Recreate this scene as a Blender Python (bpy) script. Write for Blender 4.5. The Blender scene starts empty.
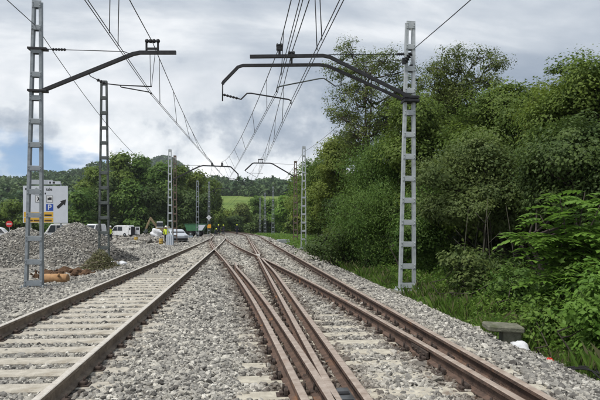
import bpy, bmesh, math, random
import numpy as np
from mathutils import Vector, Matrix, Euler

# ------------------------------------------------------------------ camera, sky, sun, exposure
random.seed(7); RNG = np.random.default_rng(11)
S = bpy.context.scene
COL = S.collection
F = 590.0; HOR = 226.0; VPX = 241.5; CAMH = 1.40
YAW = math.atan((300 - VPX) / F)
cam_d = bpy.data.cameras.new('camera'); cam = bpy.data.objects.new('camera', cam_d); COL.objects.link(cam)
cam.location = (0, 0, CAMH); cam.rotation_euler = (math.pi / 2, 0, -YAW)
cam_d.sensor_width = 36; cam_d.lens = 36 * F / 600; cam_d.shift_y = (HOR - 200) / 600
cam_d.clip_start = 0.05; cam_d.clip_end = 6000
S.camera = cam
S.render.resolution_x = 1024; S.render.resolution_y = 683

SUN_EL, SUN_AZ = math.radians(63), math.radians(238)   # azimuth clockwise from +Y: behind the camera, to the left
W = bpy.data.worlds.new('World'); S.world = W; W.use_nodes = True
SKY_A, SKY_B, SKY_C = (17.21, 19.29, 0), (18.09, 11.38, 14.28), (9.829, 12.82, 3.122)
def build_world():
    nt = W.node_tree; n = nt.nodes; l = nt.links; n.clear()
    def N(t, **k):
        q = n.new(t)
        for a, b in k.items(): setattr(q, a, b)
        return q
    def math_(op, a, b=None, clamp=False):
        q = N('ShaderNodeMath', operation=op, use_clamp=clamp)
        for i, v in enumerate((a, b)):
            if v is None: continue
            if isinstance(v, (int, float)): q.inputs[i].default_value = v
            else: l.new(v, q.inputs[i])
        return q.outputs[0]
    out = N('ShaderNodeOutputWorld'); bg = N('ShaderNodeBackground')
    sky = N('ShaderNodeTexSky', sky_type='NISHITA', sun_disc=False)
    sky.sun_elevation = SUN_EL; sky.sun_rotation = SUN_AZ; sky.dust_density = 0.2; sky.ozone_density = 4.0; sky.air_density = 1.3
    upv = N('ShaderNodeVectorMath', operation='ADD'); tc0 = N('ShaderNodeTexCoord'); l.new(tc0.outputs['Generated'], upv.inputs[0]); upv.inputs[1].default_value = (0, 0, 0.16)
    nrm = N('ShaderNodeVectorMath', operation='NORMALIZE'); l.new(upv.outputs[0], nrm.inputs[0]); l.new(nrm.outputs[0], sky.inputs[0])   # sky seen through the gaps
    sc = N('ShaderNodeVectorMath', operation='SCALE'); l.new(sky.outputs[0], sc.inputs[0]); sc.inputs['Scale'].default_value = 0.10
    tc = N('ShaderNodeTexCoord'); sep = N('ShaderNodeSeparateXYZ'); l.new(tc.outputs['Generated'], sep.inputs[0])
    zc = math_('MAXIMUM', sep.outputs[2], 0.0); den = math_('ADD', zc, 0.16)
    cx = math_('DIVIDE', sep.outputs[0], den); cy = math_('DIVIDE', sep.outputs[1], den)
    comb = N('ShaderNodeCombineXYZ'); l.new(cx, comb.inputs[0]); l.new(cy, comb.inputs[1])
    def noise(scale, detail, rough, off=(0, 0, 0), vec=comb.outputs[0], dist=0.0, sx=1, sy=1, sz=1):
        m = N('ShaderNodeMapping'); m.inputs['Location'].default_value = off; m.inputs['Scale'].default_value = (sx, sy, sz)
        l.new(vec, m.inputs[0]); t = N('ShaderNodeTexNoise'); t.inputs['Scale'].default_value = scale
        t.inputs['Detail'].default_value = detail; t.inputs['Roughness'].default_value = rough; t.inputs['Distortion'].default_value = dist
        l.new(m.outputs[0], t.inputs['Vector']); return t.outputs['Fac']
    def ramp(fac, stops):
        r = N('ShaderNodeValToRGB'); l.new(fac, r.inputs[0]); e = r.color_ramp.elements
        e[0].position, e[0].color = stops[0][0], (*stops[0][1], 1); e[1].position, e[1].color = stops[-1][0], (*stops[-1][1], 1)
        for p, c in stops[1:-1]:
            k = e.new(p); k.color = (*c, 1)
        return r.outputs[0]
    # soft high layer: pale grey sheets with lighter streaks
    n1 = noise(0.95, 9, 0.57, SKY_A, dist=0.4, sx=0.6, sy=1.0)
    base = ramp(n1, [(0.36, (0.25, 0.30, 0.37)), (0.45, (0.35, 0.395, 0.46)), (0.52, (0.47, 0.51, 0.56)), (0.58, (0.64, 0.665, 0.695)), (0.66, (0.82, 0.83, 0.84))])
    # heaped lower clouds, in direction space so that they pile up over the horizon
    n2 = noise(4.8, 10, 0.57, SKY_B, vec=tc.outputs['Generated'], dist=0.1, sx=0.8, sy=0.8)
    low = ramp(n2, [(0.38, (0.20, 0.25, 0.325)), (0.445, (0.30, 0.35, 0.42)), (0.485, (0.46, 0.50, 0.55)), (0.515, (0.66, 0.69, 0.715)), (0.60, (0.88, 0.885, 0.89))])
    hfac = N('ShaderNodeMapRange', interpolation_type='SMOOTHSTEP'); l.new(sep.outputs[2], hfac.inputs[0])
    hfac.inputs[1].default_value = 0.10; hfac.inputs[2].default_value = 0.34; hfac.inputs[3].default_value = 1; hfac.inputs[4].default_value = 0
    mix = N('ShaderNodeMix', data_type='RGBA'); l.new(hfac.outputs[0], mix.inputs[0]); l.new(base, mix.inputs[6]); l.new(low, mix.inputs[7])
    # clear blue gaps
    n3 = noise(3.4, 6, 0.5, SKY_C, vec=tc.outputs['Generated'], sz=2.2)
    gap = N('ShaderNodeMapRange', interpolation_type='SMOOTHSTEP'); l.new(n3, gap.inputs[0])
    gap.inputs[1].default_value = 0.605; gap.inputs[2].default_value = 0.69
    lowband = N('ShaderNodeMapRange', interpolation_type='SMOOTHSTEP'); l.new(sep.outputs[2], lowband.inputs[0])
    lowband.inputs[1].default_value = 0.12; lowband.inputs[2].default_value = 0.22; lowband.inputs[3].default_value = 1; lowband.inputs[4].default_value = 0
    gapf = math_('MULTIPLY', gap.outputs[0], lowband.outputs[0])
    mix2 = N('ShaderNodeMix', data_type='RGBA'); l.new(gapf, mix2.inputs[0]); l.new(mix.outputs[2], mix2.inputs[6]); l.new(sc.outputs[0], mix2.inputs[7])
    l.new(mix2.outputs[2], bg.inputs[0]); bg.inputs[1].default_value = 1.0
    l.new(bg.outputs[0], out.inputs[0])
build_world()
sd = bpy.data.lights.new('sun', 'SUN'); sd.energy = 3.0; sd.angle = math.radians(10); sd.color = (1, 0.965, 0.91)
sun = bpy.data.objects.new('sun', sd); COL.objects.link(sun)
sdir = Vector((math.sin(SUN_AZ) * math.cos(SUN_EL), math.cos(SUN_AZ) * math.cos(SUN_EL), math.sin(SUN_EL)))
sun.rotation_euler = sdir.to_track_quat('Z', 'Y').to_euler(); sun.location = (-20, -20, 40)
S.view_settings.view_transform = 'Standard'; S.view_settings.look = 'None'
S.view_settings.exposure = 0.45; S.view_settings.gamma = 1; S.view_settings.use_curve_mapping = False
S.render.engine = 'CYCLES'
S.cycles.max_bounces = 4; S.cycles.diffuse_bounces = 2; S.cycles.glossy_bounces = 2; S.cycles.transmission_bounces = 3; S.cycles.transparent_max_bounces = 6

# ------------------------------------------------------------------ helpers
CT, ST = math.cos(YAW), math.sin(YAW)
def PD(px, py, zc):                       # pixel (600 x 400) and depth along the lens axis -> world point
    u = (px - 300) / F; v = (HOR - py) / F
    return Vector((zc * (ST + u * CT), zc * (CT - u * ST), CAMH + v * zc))
def PG(px, py, z=0.0):                    # pixel and the height of what it stands on
    return PD(px, py, (CAMH - z) * F / (py - HOR))
def XZ(px, zc):                           # ground position under a pixel column at a depth
    p = PD(px, HOR, zc); return p.x, p.y

def mat(name, color, rough=0.8, metal=0.0, noise=None, color2=None, bump=0.0, bscale=40, spec=0.3, detail=6, stain=None):
    m = bpy.data.materials.new(name); m.use_nodes = True; nt = m.node_tree; b = nt.nodes['Principled BSDF']
    b.inputs['Base Color'].default_value = (*color, 1); b.inputs['Roughness'].default_value = rough
    b.inputs['Metallic'].default_value = metal; b.inputs['Specular IOR Level'].default_value = spec
    tc = nt.nodes.new('ShaderNodeTexCoord')
    if noise:
        t = nt.nodes.new('ShaderNodeTexNoise'); t.inputs['Scale'].default_value = noise; t.inputs['Detail'].default_value = detail
        t.inputs['Roughness'].default_value = 0.62
        nt.links.new(tc.outputs['Object'], t.inputs['Vector'])
        r = nt.nodes.new('ShaderNodeValToRGB'); r.color_ramp.elements[0].position = 0.33; r.color_ramp.elements[1].position = 0.68
        r.color_ramp.elements[0].color = (*(color2 or [c * 0.6 for c in color]), 1); r.color_ramp.elements[1].color = (*color, 1)
        nt.links.new(t.outputs['Fac'], r.inputs[0]); last = r.outputs[0]
        if stain:
            t2 = nt.nodes.new('ShaderNodeTexNoise'); t2.inputs['Scale'].default_value = stain[0]; t2.inputs['Detail'].default_value = 5
            nt.links.new(tc.outputs['Object'], t2.inputs['Vector'])
            r2 = nt.nodes.new('ShaderNodeValToRGB'); r2.color_ramp.elements[0].position = stain[2]; r2.color_ramp.elements[1].position = stain[2] + 0.14
            nt.links.new(t2.outputs['Fac'], r2.inputs[0])
            mx = nt.nodes.new('ShaderNodeMix'); mx.data_type = 'RGBA'; nt.links.new(r2.outputs[0], mx.inputs[0])
            nt.links.new(last, mx.inputs[6]); mx.inputs[7].default_value = (*stain[1], 1); last = mx.outputs[2]
        nt.links.new(last, b.inputs['Base Color'])
    if bump:
        t = nt.nodes.new('ShaderNodeTexNoise'); t.inputs['Scale'].default_value = bscale; t.inputs['Detail'].default_value = 4
        nt.links.new(tc.outputs['Object'], t.inputs['Vector'])
        bp = nt.nodes.new('ShaderNodeBump'); bp.inputs['Strength'].default_value = bump; bp.inputs['Distance'].default_value = 0.02
        nt.links.new(t.outputs['Fac'], bp.inputs['Height']); nt.links.new(bp.outputs[0], b.inputs['Normal'])
    return m

def leaf_mat(name, c1, c2, trans=0.35):
    m = bpy.data.materials.new(name); m.use_nodes = True; nt = m.node_tree; n = nt.nodes; l = nt.links
    b = n['Principled BSDF']; b.inputs['Roughness'].default_value = 0.6; b.inputs['Specular IOR Level'].default_value = 0.25
    a = n.new('ShaderNodeAttribute'); a.attribute_name = 'tint'
    mx = n.new('ShaderNodeMix'); mx.data_type = 'RGBA'; l.new(a.outputs['Fac'], mx.inputs[0])
    mx.inputs[6].default_value = (*c1, 1); mx.inputs[7].default_value = (*c2, 1)
    l.new(mx.outputs[2], b.inputs['Base Color'])
    tr = n.new('ShaderNodeBsdfTranslucent'); l.new(mx.outputs[2], tr.inputs[0])
    ms = n.new('ShaderNodeMixShader'); ms.inputs[0].default_value = trans
    l.new(b.outputs[0], ms.inputs[1]); l.new(tr.outputs[0], ms.inputs[2]); l.new(ms.outputs[0], n['Material Output'].inputs[0])
    return m

def tag(o, label=None, cat=None, group=None, kind=None):
    for k, v in (('label', label), ('category', cat), ('group', group), ('kind', kind)):
        if v: o[k] = v
    return o
def empty(name, loc=(0, 0, 0), rz=0.0, rx=0.0, ry=0.0):
    o = bpy.data.objects.new(name, None); COL.objects.link(o); o.location = loc; o.rotation_euler = (rx, ry, rz); o.empty_display_size = 0.3
    return o
def link(name, me, parent=None, loc=None, rot=None, scale=None):
    o = bpy.data.objects.new(name, me); COL.objects.link(o)
    if parent is not None: o.parent = parent
    if loc is not None: o.location = loc
    if rot is not None: o.rotation_euler = rot
    if scale is not None: o.scale = scale
    return o

class MB:
    def __init__(s): s.v = []; s.f = []; s.m = []; s.sm = []
    def add(s, vs, fs, mi=0, smooth=False):
        o = len(s.v); s.v += [tuple(p) for p in vs]
        for f in fs: s.f.append([i + o for i in f]); s.m.append(mi); s.sm.append(smooth)
        return s
    def box(s, c, d, rot=None, mi=0, taper=1.0, bev=0.0):
        x, y, z = d[0] / 2, d[1] / 2, d[2] / 2
        if bev > 0:
            bm = bmesh.new(); bmesh.ops.create_cube(bm, size=1)
            for q in bm.verts: q.co = Vector((q.co.x * d[0] * (taper if q.co.z > 0 else 1), q.co.y * d[1] * (taper if q.co.z > 0 else 1), q.co.z * d[2]))
            bmesh.ops.bevel(bm, geom=list(bm.edges), offset=bev, segments=1, affect='EDGES')
            vs = [q.co.copy() for q in bm.verts]; bm.verts.index_update(); fs = [[q.index for q in f.verts] for f in bm.faces]; bm.free()
        else:
            t = taper
            vs = [Vector(p) for p in ((-x, -y, -z), (x, -y, -z), (x, y, -z), (-x, y, -z), (-x * t, -y * t, z), (x * t, -y * t, z), (x * t, y * t, z), (-x * t, y * t, z))]
            fs = [(0, 3, 2, 1), (4, 5, 6, 7), (0, 1, 5, 4), (1, 2, 6, 5), (2, 3, 7, 6), (3, 0, 4, 7)]
        R = Euler(rot).to_matrix() if rot else None
        vs = [(R @ p if R else p) + Vector(c) for p in vs]
        return s.add(vs, fs, mi)
    def tube(s, pts, r, n=6, mi=0, cap=True, smooth=True):
        pts = [Vector(p) for p in pts]; k = len(pts)
        rs = r if isinstance(r, (list, tuple)) else [r] * k
        rings = []; up = None
        for i, p in enumerate(pts):
            t = (pts[min(i + 1, k - 1)] - pts[max(i - 1, 0)]).normalized()
            if up is None:
                up = Vector((0, 0, 1)) if abs(t.z) < 0.95 else Vector((1, 0, 0))
            a = t.cross(up)
            if a.length < 1e-4: a = t.orthogonal()
            a.normalize(); b = a.cross(t).normalized(); up = b
            rings.append([p + (a * math.cos(2 * math.pi * j / n) + b * math.sin(2 * math.pi * j / n)) * rs[i] for j in range(n)])
        vs = [q for r_ in rings for q in r_]
        fs = [(i * n + j, i * n + (j + 1) % n, (i + 1) * n + (j + 1) % n, (i + 1) * n + j) for i in range(k - 1) for j in range(n)]
        if cap: fs += [tuple(range(n - 1, -1, -1)), tuple((k - 1) * n + j for j in range(n))]
        return s.add(vs, fs, mi, smooth)
    def beam(s, pts, w, h, mi=0):         # rectangular section swept along points (w sideways, h up)
        pts = [Vector(p) for p in pts]; vs = []; k = len(pts)
        for i, p in enumerate(pts):
            t = (pts[min(i + 1, k - 1)] - pts[max(i - 1, 0)]).normalized()
            a = t.cross(Vector((0, 0, 1))); a = a.normalized() if a.length > 1e-3 else Vector((0, 1, 0)); b = a.cross(t).normalized()
            vs += [p + a * sx * w / 2 + b * sz * h / 2 for sx, sz in ((-1, -1), (1, -1), (1, 1), (-1, 1))]
        fs = [(i * 4 + j, i * 4 + (j + 1) % 4, (i + 1) * 4 + (j + 1) % 4, (i + 1) * 4 + j) for i in range(k - 1) for j in range(4)]
        fs += [(3, 2, 1, 0), tuple((k - 1) * 4 + j for j in range(4))]
        return s.add(vs, fs, mi)
    def lathe(s, prof, c=(0, 0, 0), axis='Z', n=12, mi=0, smooth=True):
        vs = []; k = len(prof)
        for r, h in prof:
            for j in range(n):
                a = 2 * math.pi * j / n; p = (r * math.cos(a), r * math.sin(a), h)
                if axis == 'X': p = (p[2], p[0], p[1])
                elif axis == 'Y': p = (p[0], p[2], p[1])
                vs.append(Vector(p) + Vector(c))
        fs = [(i * n + j, i * n + (j + 1) % n, (i + 1) * n + (j + 1) % n, (i + 1) * n + j) for i in range(k - 1) for j in range(n)]
        fs += [tuple(range(n - 1, -1, -1)), tuple((k - 1) * n + j for j in range(n))]
        return s.add(vs, fs, mi, smooth)
    def prism(s, outline, y0, y1, mi=0):  # outline in x,z swept along y
        k = len(outline)
        vs = [(x, y0, z) for x, z in outline] + [(x, y1, z) for x, z in outline]
        fs = [tuple(range(k)), tuple(range(2 * k - 1, k - 1, -1))] + [(i, i + k, (i + 1) % k + k, (i + 1) % k) for i in range(k)]
        return s.add(vs, fs, mi)
    def mesh(s, name, mats):
        me = bpy.data.meshes.new(name); me.from_pydata(s.v, [], s.f)
        for m in (mats if isinstance(mats, (list, tuple)) else [mats]): me.materials.append(m)
        me.polygons.foreach_set('material_index', s.m); me.polygons.foreach_set('use_smooth', s.sm); me.update()
        bm = bmesh.new(); bm.from_mesh(me); bmesh.ops.recalc_face_normals(bm, faces=bm.faces); bm.to_mesh(me); bm.free()
        return me
    def build(s, name, mats, parent=None, **k): return link(name, s.mesh(name, mats), parent, **k)

def np_mesh(name, V, Fq, material, tint=None, smooth=False):     # many quads at once
    me = bpy.data.meshes.new(name); nf, kk = Fq.shape
    me.vertices.add(len(V)); me.vertices.foreach_set('co', V.astype(np.float32).ravel())
    me.loops.add(nf * kk); me.loops.foreach_set('vertex_index', Fq.astype(np.int32).ravel())
    me.polygons.add(nf); me.polygons.foreach_set('loop_start', np.arange(0, nf * kk, kk, dtype=np.int32))
    me.update(calc_edges=True)
    if tint is not None:
        a = me.attributes.new('tint', 'FLOAT', 'FACE'); a.data.foreach_set('value', np.clip(tint, 0, 1).astype(np.float32))
    me.materials.append(material)
    return me

def leaf_quads(P, size, tint, droop=0.0, aspect=0.55, flat=0.6, out=None):
    """one folded-free diamond leaf per point; flat biases the leaf planes towards horizontal"""
    n = len(P)
    nrm = RNG.normal(size=(n, 3)); nrm[:, 2] = np.abs(nrm[:, 2]) + flat; nrm = nrm * 0.5 if out is not None else nrm; nrm = nrm + out if out is not None else nrm; nrm /= np.linalg.norm(nrm, axis=1)[:, None]
    d = RNG.normal(size=(n, 3)); d -= nrm * np.sum(d * nrm, axis=1)[:, None]; d /= np.linalg.norm(d, axis=1)[:, None]
    if droop:
        d[:, 2] -= droop; d /= np.linalg.norm(d, axis=1)[:, None]
    s = np.cross(nrm, d); sz = size * RNG.uniform(0.55, 1.6, n)[:, None]
    V = np.empty((n, 4, 3)); V[:, 0] = P - d * sz * 0.5; V[:, 1] = P + s * sz * aspect * 0.5 + d * sz * 0.05
    V[:, 2] = P + d * sz * 0.5; V[:, 3] = P - s * sz * aspect * 0.5 + d * sz * 0.05
    return V.reshape(-1, 3), np.arange(n * 4).reshape(n, 4), tint

# ------------------------------------------------------------------ materials
M = {}
M['galv'] = mat('galvanised steel', (0.29, 0.32, 0.34), 0.55, 0.25, 6, (0.19, 0.215, 0.235), 0.1, 60, stain=(2.2, (0.15, 0.155, 0.155), 0.60))
M['galv_new'] = mat('new galvanised steel', (0.45, 0.48, 0.49), 0.5, 0.2, 7, (0.32, 0.35, 0.36), 0.1, 60, stain=(2.5, (0.22, 0.225, 0.22), 0.62))
M['galv_dark'] = mat('weathered steel', (0.12, 0.135, 0.13), 0.7, 0.2, 6, (0.06, 0.07, 0.07), 0.1, 60)
M['rusty'] = mat('rusty steel', (0.17, 0.125, 0.10), 0.85, 0.1, 5, (0.09, 0.07, 0.058), 0.2, 60)
M['dark'] = mat('dark painted steel', (0.035, 0.036, 0.04), 0.6, 0.2, 8, (0.02, 0.02, 0.022))
M['wire'] = mat('wire', (0.035, 0.036, 0.04), 0.5, 0.3)
M['rail_top'] = mat('worn running surface', (0.66, 0.62, 0.55), 0.4, 0.2, 14, (0.44, 0.39, 0.33), 0.05, 80)
M['rail_top2'] = mat('rusting running surface', (0.43, 0.36, 0.305), 0.5, 0.15, 9, (0.25, 0.19, 0.15), 0.1, 80, stain=(1.3, (0.27, 0.17, 0.12), 0.58))
M['rail_side'] = mat('dusty rail side', (0.25, 0.20, 0.15), 0.9, 0.0, 7, (0.12, 0.092, 0.07), 0.4, 70, stain=(2.5, (0.09, 0.066, 0.05), 0.62))
M['rail_side2'] = mat('rusty rail side', (0.155, 0.10, 0.075), 0.9, 0.0, 7, (0.06, 0.042, 0.034), 0.5, 60, stain=(2.2, (0.24, 0.12, 0.06), 0.60))
M['concrete'] = mat('sleeper concrete', (0.48, 0.445, 0.38), 0.9, 0, 9, (0.31, 0.285, 0.235), 0.5, 60, stain=(3, (0.30, 0.265, 0.21), 0.60))
M['concrete2'] = mat('bearer concrete', (0.50, 0.465, 0.38), 0.9, 0, 8, (0.32, 0.29, 0.235), 0.5, 60, stain=(3, (0.17, 0.13, 0.10), 0.60))
M['oldcon'] = mat('mossy concrete', (0.20, 0.195, 0.15), 0.95, 0, 9, (0.10, 0.105, 0.075), 0.6, 30, stain=(4, (0.09, 0.10, 0.055), 0.52))
M['plate'] = mat('greased slide plate', (0.16, 0.17, 0.18), 0.4, 0.5, 8, (0.09, 0.095, 0.10))
M['clip'] = mat('rail fastening', (0.085, 0.062, 0.05), 0.85, 0.1, 12, (0.035, 0.027, 0.024), 0.2, 50)
M['bark'] = mat('bark', (0.075, 0.062, 0.05), 0.95, 0, 9, (0.035, 0.03, 0.025), 0.8, 25)
M['white'] = mat('white paint', (0.70, 0.71, 0.72), 0.35, 0, 3, (0.52, 0.525, 0.53), spec=0.5)
M['glass'] = mat('dark glass', (0.02, 0.025, 0.03), 0.08, 0, spec=0.7)
M['rubber'] = mat('tyre rubber', (0.018, 0.018, 0.018), 0.9)
M['black'] = mat('black trim', (0.02, 0.02, 0.022), 0.6)
M['bag'] = mat('white woven plastic', (0.68, 0.69, 0.70), 0.8, 0, 5, (0.48, 0.49, 0.51), 0.7, 14)
M['timber'] = mat('fresh timber', (0.42, 0.25, 0.12), 0.85, 0, 8, (0.25, 0.14, 0.07), 0.3, 40, stain=(4, (0.16, 0.10, 0.06), 0.62))
M['soil'] = mat('brown soil', (0.13, 0.075, 0.042), 1.0, 0, 4, (0.06, 0.036, 0.022), 0.9, 12)
M['yellow'] = mat('yellow plastic', (0.50, 0.34, 0.07), 0.7, 0, 6, (0.30, 0.20, 0.05))
M['hivis'] = mat('fluorescent fabric', (0.60, 0.72, 0.06), 0.8, 0, 9, (0.46, 0.56, 0.05))
M['navy'] = mat('dark work clothes', (0.022, 0.026, 0.04), 0.9, 0, 9, (0.012, 0.014, 0.022))
M['skin'] = mat('skin', (0.45, 0.27, 0.20), 0.6)
M['green_paint'] = mat('green paint', (0.05, 0.17, 0.075), 0.6, 0, 3, (0.03, 0.10, 0.05))
M['tan'] = mat('tan paint', (0.34, 0.265, 0.15), 0.7, 0, 5, (0.22, 0.17, 0.10))
M['signwhite'] = mat('sign sheeting', (0.56, 0.59, 0.64), 0.5, 0, 2, (0.50, 0.53, 0.58))
M['signblue'] = mat('blue sheeting', (0.015, 0.06, 0.33), 0.5)
M['signyellow'] = mat('yellow sheeting', (0.60, 0.36, 0.05), 0.5)
M['signred'] = mat('red sheeting', (0.50, 0.03, 0.03), 0.5)
M['signgrey'] = mat('grey sheeting', (0.40, 0.43, 0.47), 0.5)
M['orange'] = mat('orange sheeting', (0.72, 0.33, 0.03), 0.5)
M['redplastic'] = mat('red plastic', (0.5, 0.03, 0.025), 0.5)
M['palegrid'] = mat('pale blue cabinet', (0.36, 0.43, 0.50), 0.6, 0, 4, (0.28, 0.34, 0.40))

def stone_mat():
    m = bpy.data.materials.new('ballast stone'); m.use_nodes = True; nt = m.node_tree; b = nt.nodes['Principled BSDF']
    b.inputs['Roughness'].default_value = 0.9; b.inputs['Specular IOR Level'].default_value = 0.25
    a = nt.nodes.new('ShaderNodeAttribute'); a.attribute_type = 'INSTANCER'; a.attribute_name = 'tone'
    tc = nt.nodes.new('ShaderNodeTexCoord'); t = nt.nodes.new('ShaderNodeTexNoise'); t.inputs['Scale'].default_value = 1.6; t.inputs['Detail'].default_value = 4
    nt.links.new(tc.outputs['Object'], t.inputs['Vector'])
    mr = nt.nodes.new('ShaderNodeMapRange'); mr.inputs[1].default_value = 0.3; mr.inputs[2].default_value = 0.7; mr.inputs[3].default_value = 0.68; mr.inputs[4].default_value = 1.2
    nt.links.new(t.outputs['Fac'], mr.inputs[0])
    vm = nt.nodes.new('ShaderNodeVectorMath'); vm.operation = 'SCALE'; nt.links.new(a.outputs['Color'], vm.inputs[0]); nt.links.new(mr.outputs[0], vm.inputs['Scale'])
    nt.links.new(vm.outputs[0], b.inputs['Base Color'])
    return m
M['stone'] = stone_mat()

def gravel_mat(name, c1, c2, c3, scale):
    m = bpy.data.materials.new(name); m.use_nodes = True; nt = m.node_tree; b = nt.nodes['Principled BSDF']; b.inputs['Roughness'].default_value = 0.95
    b.inputs['Specular IOR Level'].default_value = 0.2
    tc = nt.nodes.new('ShaderNodeTexCoord'); v = nt.nodes.new('ShaderNodeTexVoronoi'); v.inputs['Scale'].default_value = scale
    nt.links.new(tc.outputs['Object'], v.inputs['Vector'])
    r = nt.nodes.new('ShaderNodeValToRGB'); e = r.color_ramp.elements; e[0].color = (*c1, 1); e[1].color = (*c2, 1); e[0].position = 0.1; e[1].position = 0.9
    sp = nt.nodes.new('ShaderNodeSeparateColor'); nt.links.new(v.outputs['Color'], sp.inputs[0]); nt.links.new(sp.outputs[0], r.inputs[0])
    n = nt.nodes.new('ShaderNodeTexNoise'); n.inputs['Scale'].default_value = 0.35; n.inputs['Detail'].default_value = 6; nt.links.new(tc.outputs['Object'], n.inputs['Vector'])
    mr = nt.nodes.new('ShaderNodeMapRange'); mr.inputs[1].default_value = 0.45; mr.inputs[2].default_value = 0.7; nt.links.new(n.outputs['Fac'], mr.inputs[0])
    mx = nt.nodes.new('ShaderNodeMix'); mx.data_type = 'RGBA'; nt.links.new(mr.outputs[0], mx.inputs[0]); nt.links.new(r.outputs[0], mx.inputs[6]); mx.inputs[7].default_value = (*c3, 1)
    nt.links.new(mx.outputs[2], b.inputs['Base Color'])
    bp = nt.nodes.new('ShaderNodeBump'); bp.inputs['Strength'].default_value = 0.9; bp.inputs['Distance'].default_value = 0.03; bp.invert = True
    nt.links.new(v.outputs['Distance'], bp.inputs['Height']); nt.links.new(bp.outputs[0], b.inputs['Normal'])
    return m
M['ballast'] = gravel_mat('ballast bed', (0.05, 0.047, 0.042), (0.27, 0.255, 0.225), (0.15, 0.13, 0.105), 19)  # bed colour darkened to paint in the shadow between stones
M['heap'] = gravel_mat('heaped gravel', (0.05, 0.048, 0.044), (0.22, 0.21, 0.195), (0.12, 0.11, 0.095), 12)

def ground_mat():
    m = bpy.data.materials.new('ground'); m.use_nodes = True; nt = m.node_tree; n = nt.nodes; l = nt.links
    b = n['Principled BSDF']; b.inputs['Roughness'].default_value = 1; b.inputs['Specular IOR Level'].default_value = 0.1
    tc = n.new('ShaderNodeTexCoord')
    def noise(s, d=6):
        t = n.new('ShaderNodeTexNoise'); t.inputs['Scale'].default_value = s; t.inputs['Detail'].default_value = d; l.new(tc.outputs['Object'], t.inputs['Vector']); return t.outputs['Fac']
    def ramp(f, a, c, p=0.35, q=0.65):
        r = n.new('ShaderNodeValToRGB'); r.color_ramp.elements[0].color = (*a, 1); r.color_ramp.elements[1].color = (*c, 1)
        r.color_ramp.elements[0].position = p; r.color_ramp.elements[1].position = q; l.new(f, r.inputs[0]); return r.outputs[0]
    def attr(nm):
        a = n.new('ShaderNodeAttribute'); a.attribute_name = nm; return a.outputs['Fac']
    def mix(f, a, c):
        q = n.new('ShaderNodeMix'); q.data_type = 'RGBA'; l.new(f, q.inputs[0]); l.new(a, q.inputs[6]); l.new(c, q.inputs[7]); return q.outputs[2]
    stony = ramp(noise(5, 8), (0.17, 0.155, 0.135), (0.33, 0.31, 0.275))
    earth = ramp(noise(1.3, 8), (0.035, 0.03, 0.018), (0.075, 0.06, 0.035))
    field = ramp(noise(0.09, 9), (0.085, 0.135, 0.03), (0.15, 0.20, 0.05))
    c = mix(attr('earth'), stony, earth); c = mix(attr('field'), c, field)
    l.new(c, b.inputs['Base Color'])
    return m
M['ground'] = ground_mat()

# ------------------------------------------------------------------ terrain
def sstep(a, b, x):
    t = np.clip((x - a) / (b - a), 0, 1); return t * t * (3 - 2 * t)
RPX = [-900, -300, 0, 40, 72, 95, 130, 165, 200, 240, 300, 350, 450, 900]
RY = [198, 192, 188, 186, 181, 176, 178, 184, 191, 192, 191, 188, 182, 186]
def terrain(X, Y):
    X = np.asarray(X, float); Y = np.asarray(Y, float)
    d = np.maximum(X * ST + Y * CT, 1e-3)                           # depth along the lens axis
    u = (X * CT - Y * ST) / np.maximum(np.hypot(X, Y) * 0.35, d); px = 300 + F * np.clip(u, -1.6, 1.6)
    ridge = (HOR - np.interp(px, RPX, RY)) / F
    flat = np.where(X < 0, -0.36 + 0 * X, -0.55 + 0 * X)
    flat = np.where(X > 4.4, -0.55 + 0.10 * np.clip(X - 5.5, 0, 30) * sstep(2, 8, Y) * (1 - sstep(60, 120, Y)), flat)
    flat = flat - 0.12 * sstep(-9, -30, X) 
    zf = flat + sstep(150, 380, d) * 20.5 * sstep(-0.02, 0.02, d / 1000) * np.where(d > 0, 1, 0)
    zr = np.interp(np.minimum(d, 640), [0, 380, 640], [0, 0, 1]); zr = zr * zr * (3 - 2 * zr)
    z = zf + zr * (CAMH + ridge * 640 - 20.1)
    return np.where(d > 660, z - (d - 660) * 0.10, z)
def build_ground():
    xs = np.concatenate([-np.geomspace(1600, 12, 46), np.arange(-10, 10.01, 0.8), np.geomspace(12, 1100, 44)])
    ys = np.concatenate([[-200, -60, -25, -10], np.arange(-4, 40, 1.2), np.geomspace(42, 1500, 70)])
    XX, YY = np.meshgrid(xs, ys); ZZ = terrain(XX, YY)
    nx, ny = len(xs), len(ys); V = np.stack([XX, YY, ZZ], -1).reshape(-1, 3)
    i, j = np.meshgrid(np.arange(nx - 1), np.arange(ny - 1)); a = (j * nx + i).ravel()
    me = np_mesh('ground', V, np.stack([a, a + 1, a + nx + 1, a + nx], 1), M['ground'])
    me.polygons.foreach_set('use_smooth', [True] * len(me.polygons))
    x, y = V[:, 0], V[:, 1]; d = x * ST + y * CT
    earth = np.maximum(sstep(3.9, 4.5, x) * (1 - 0.55 * sstep(30, 45, y)), np.maximum(sstep(-20, -45, x) * 0.8, sstep(120, 160, d)))
    field = sstep(140, 170, d)
    for nm, val in (('earth', earth), ('field', field)):
        q = me.attributes.new(nm, 'FLOAT', 'POINT'); q.data.foreach_set('value', val.astype(np.float32))
    tag(link('ground', me), kind='structure')
build_ground()

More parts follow.
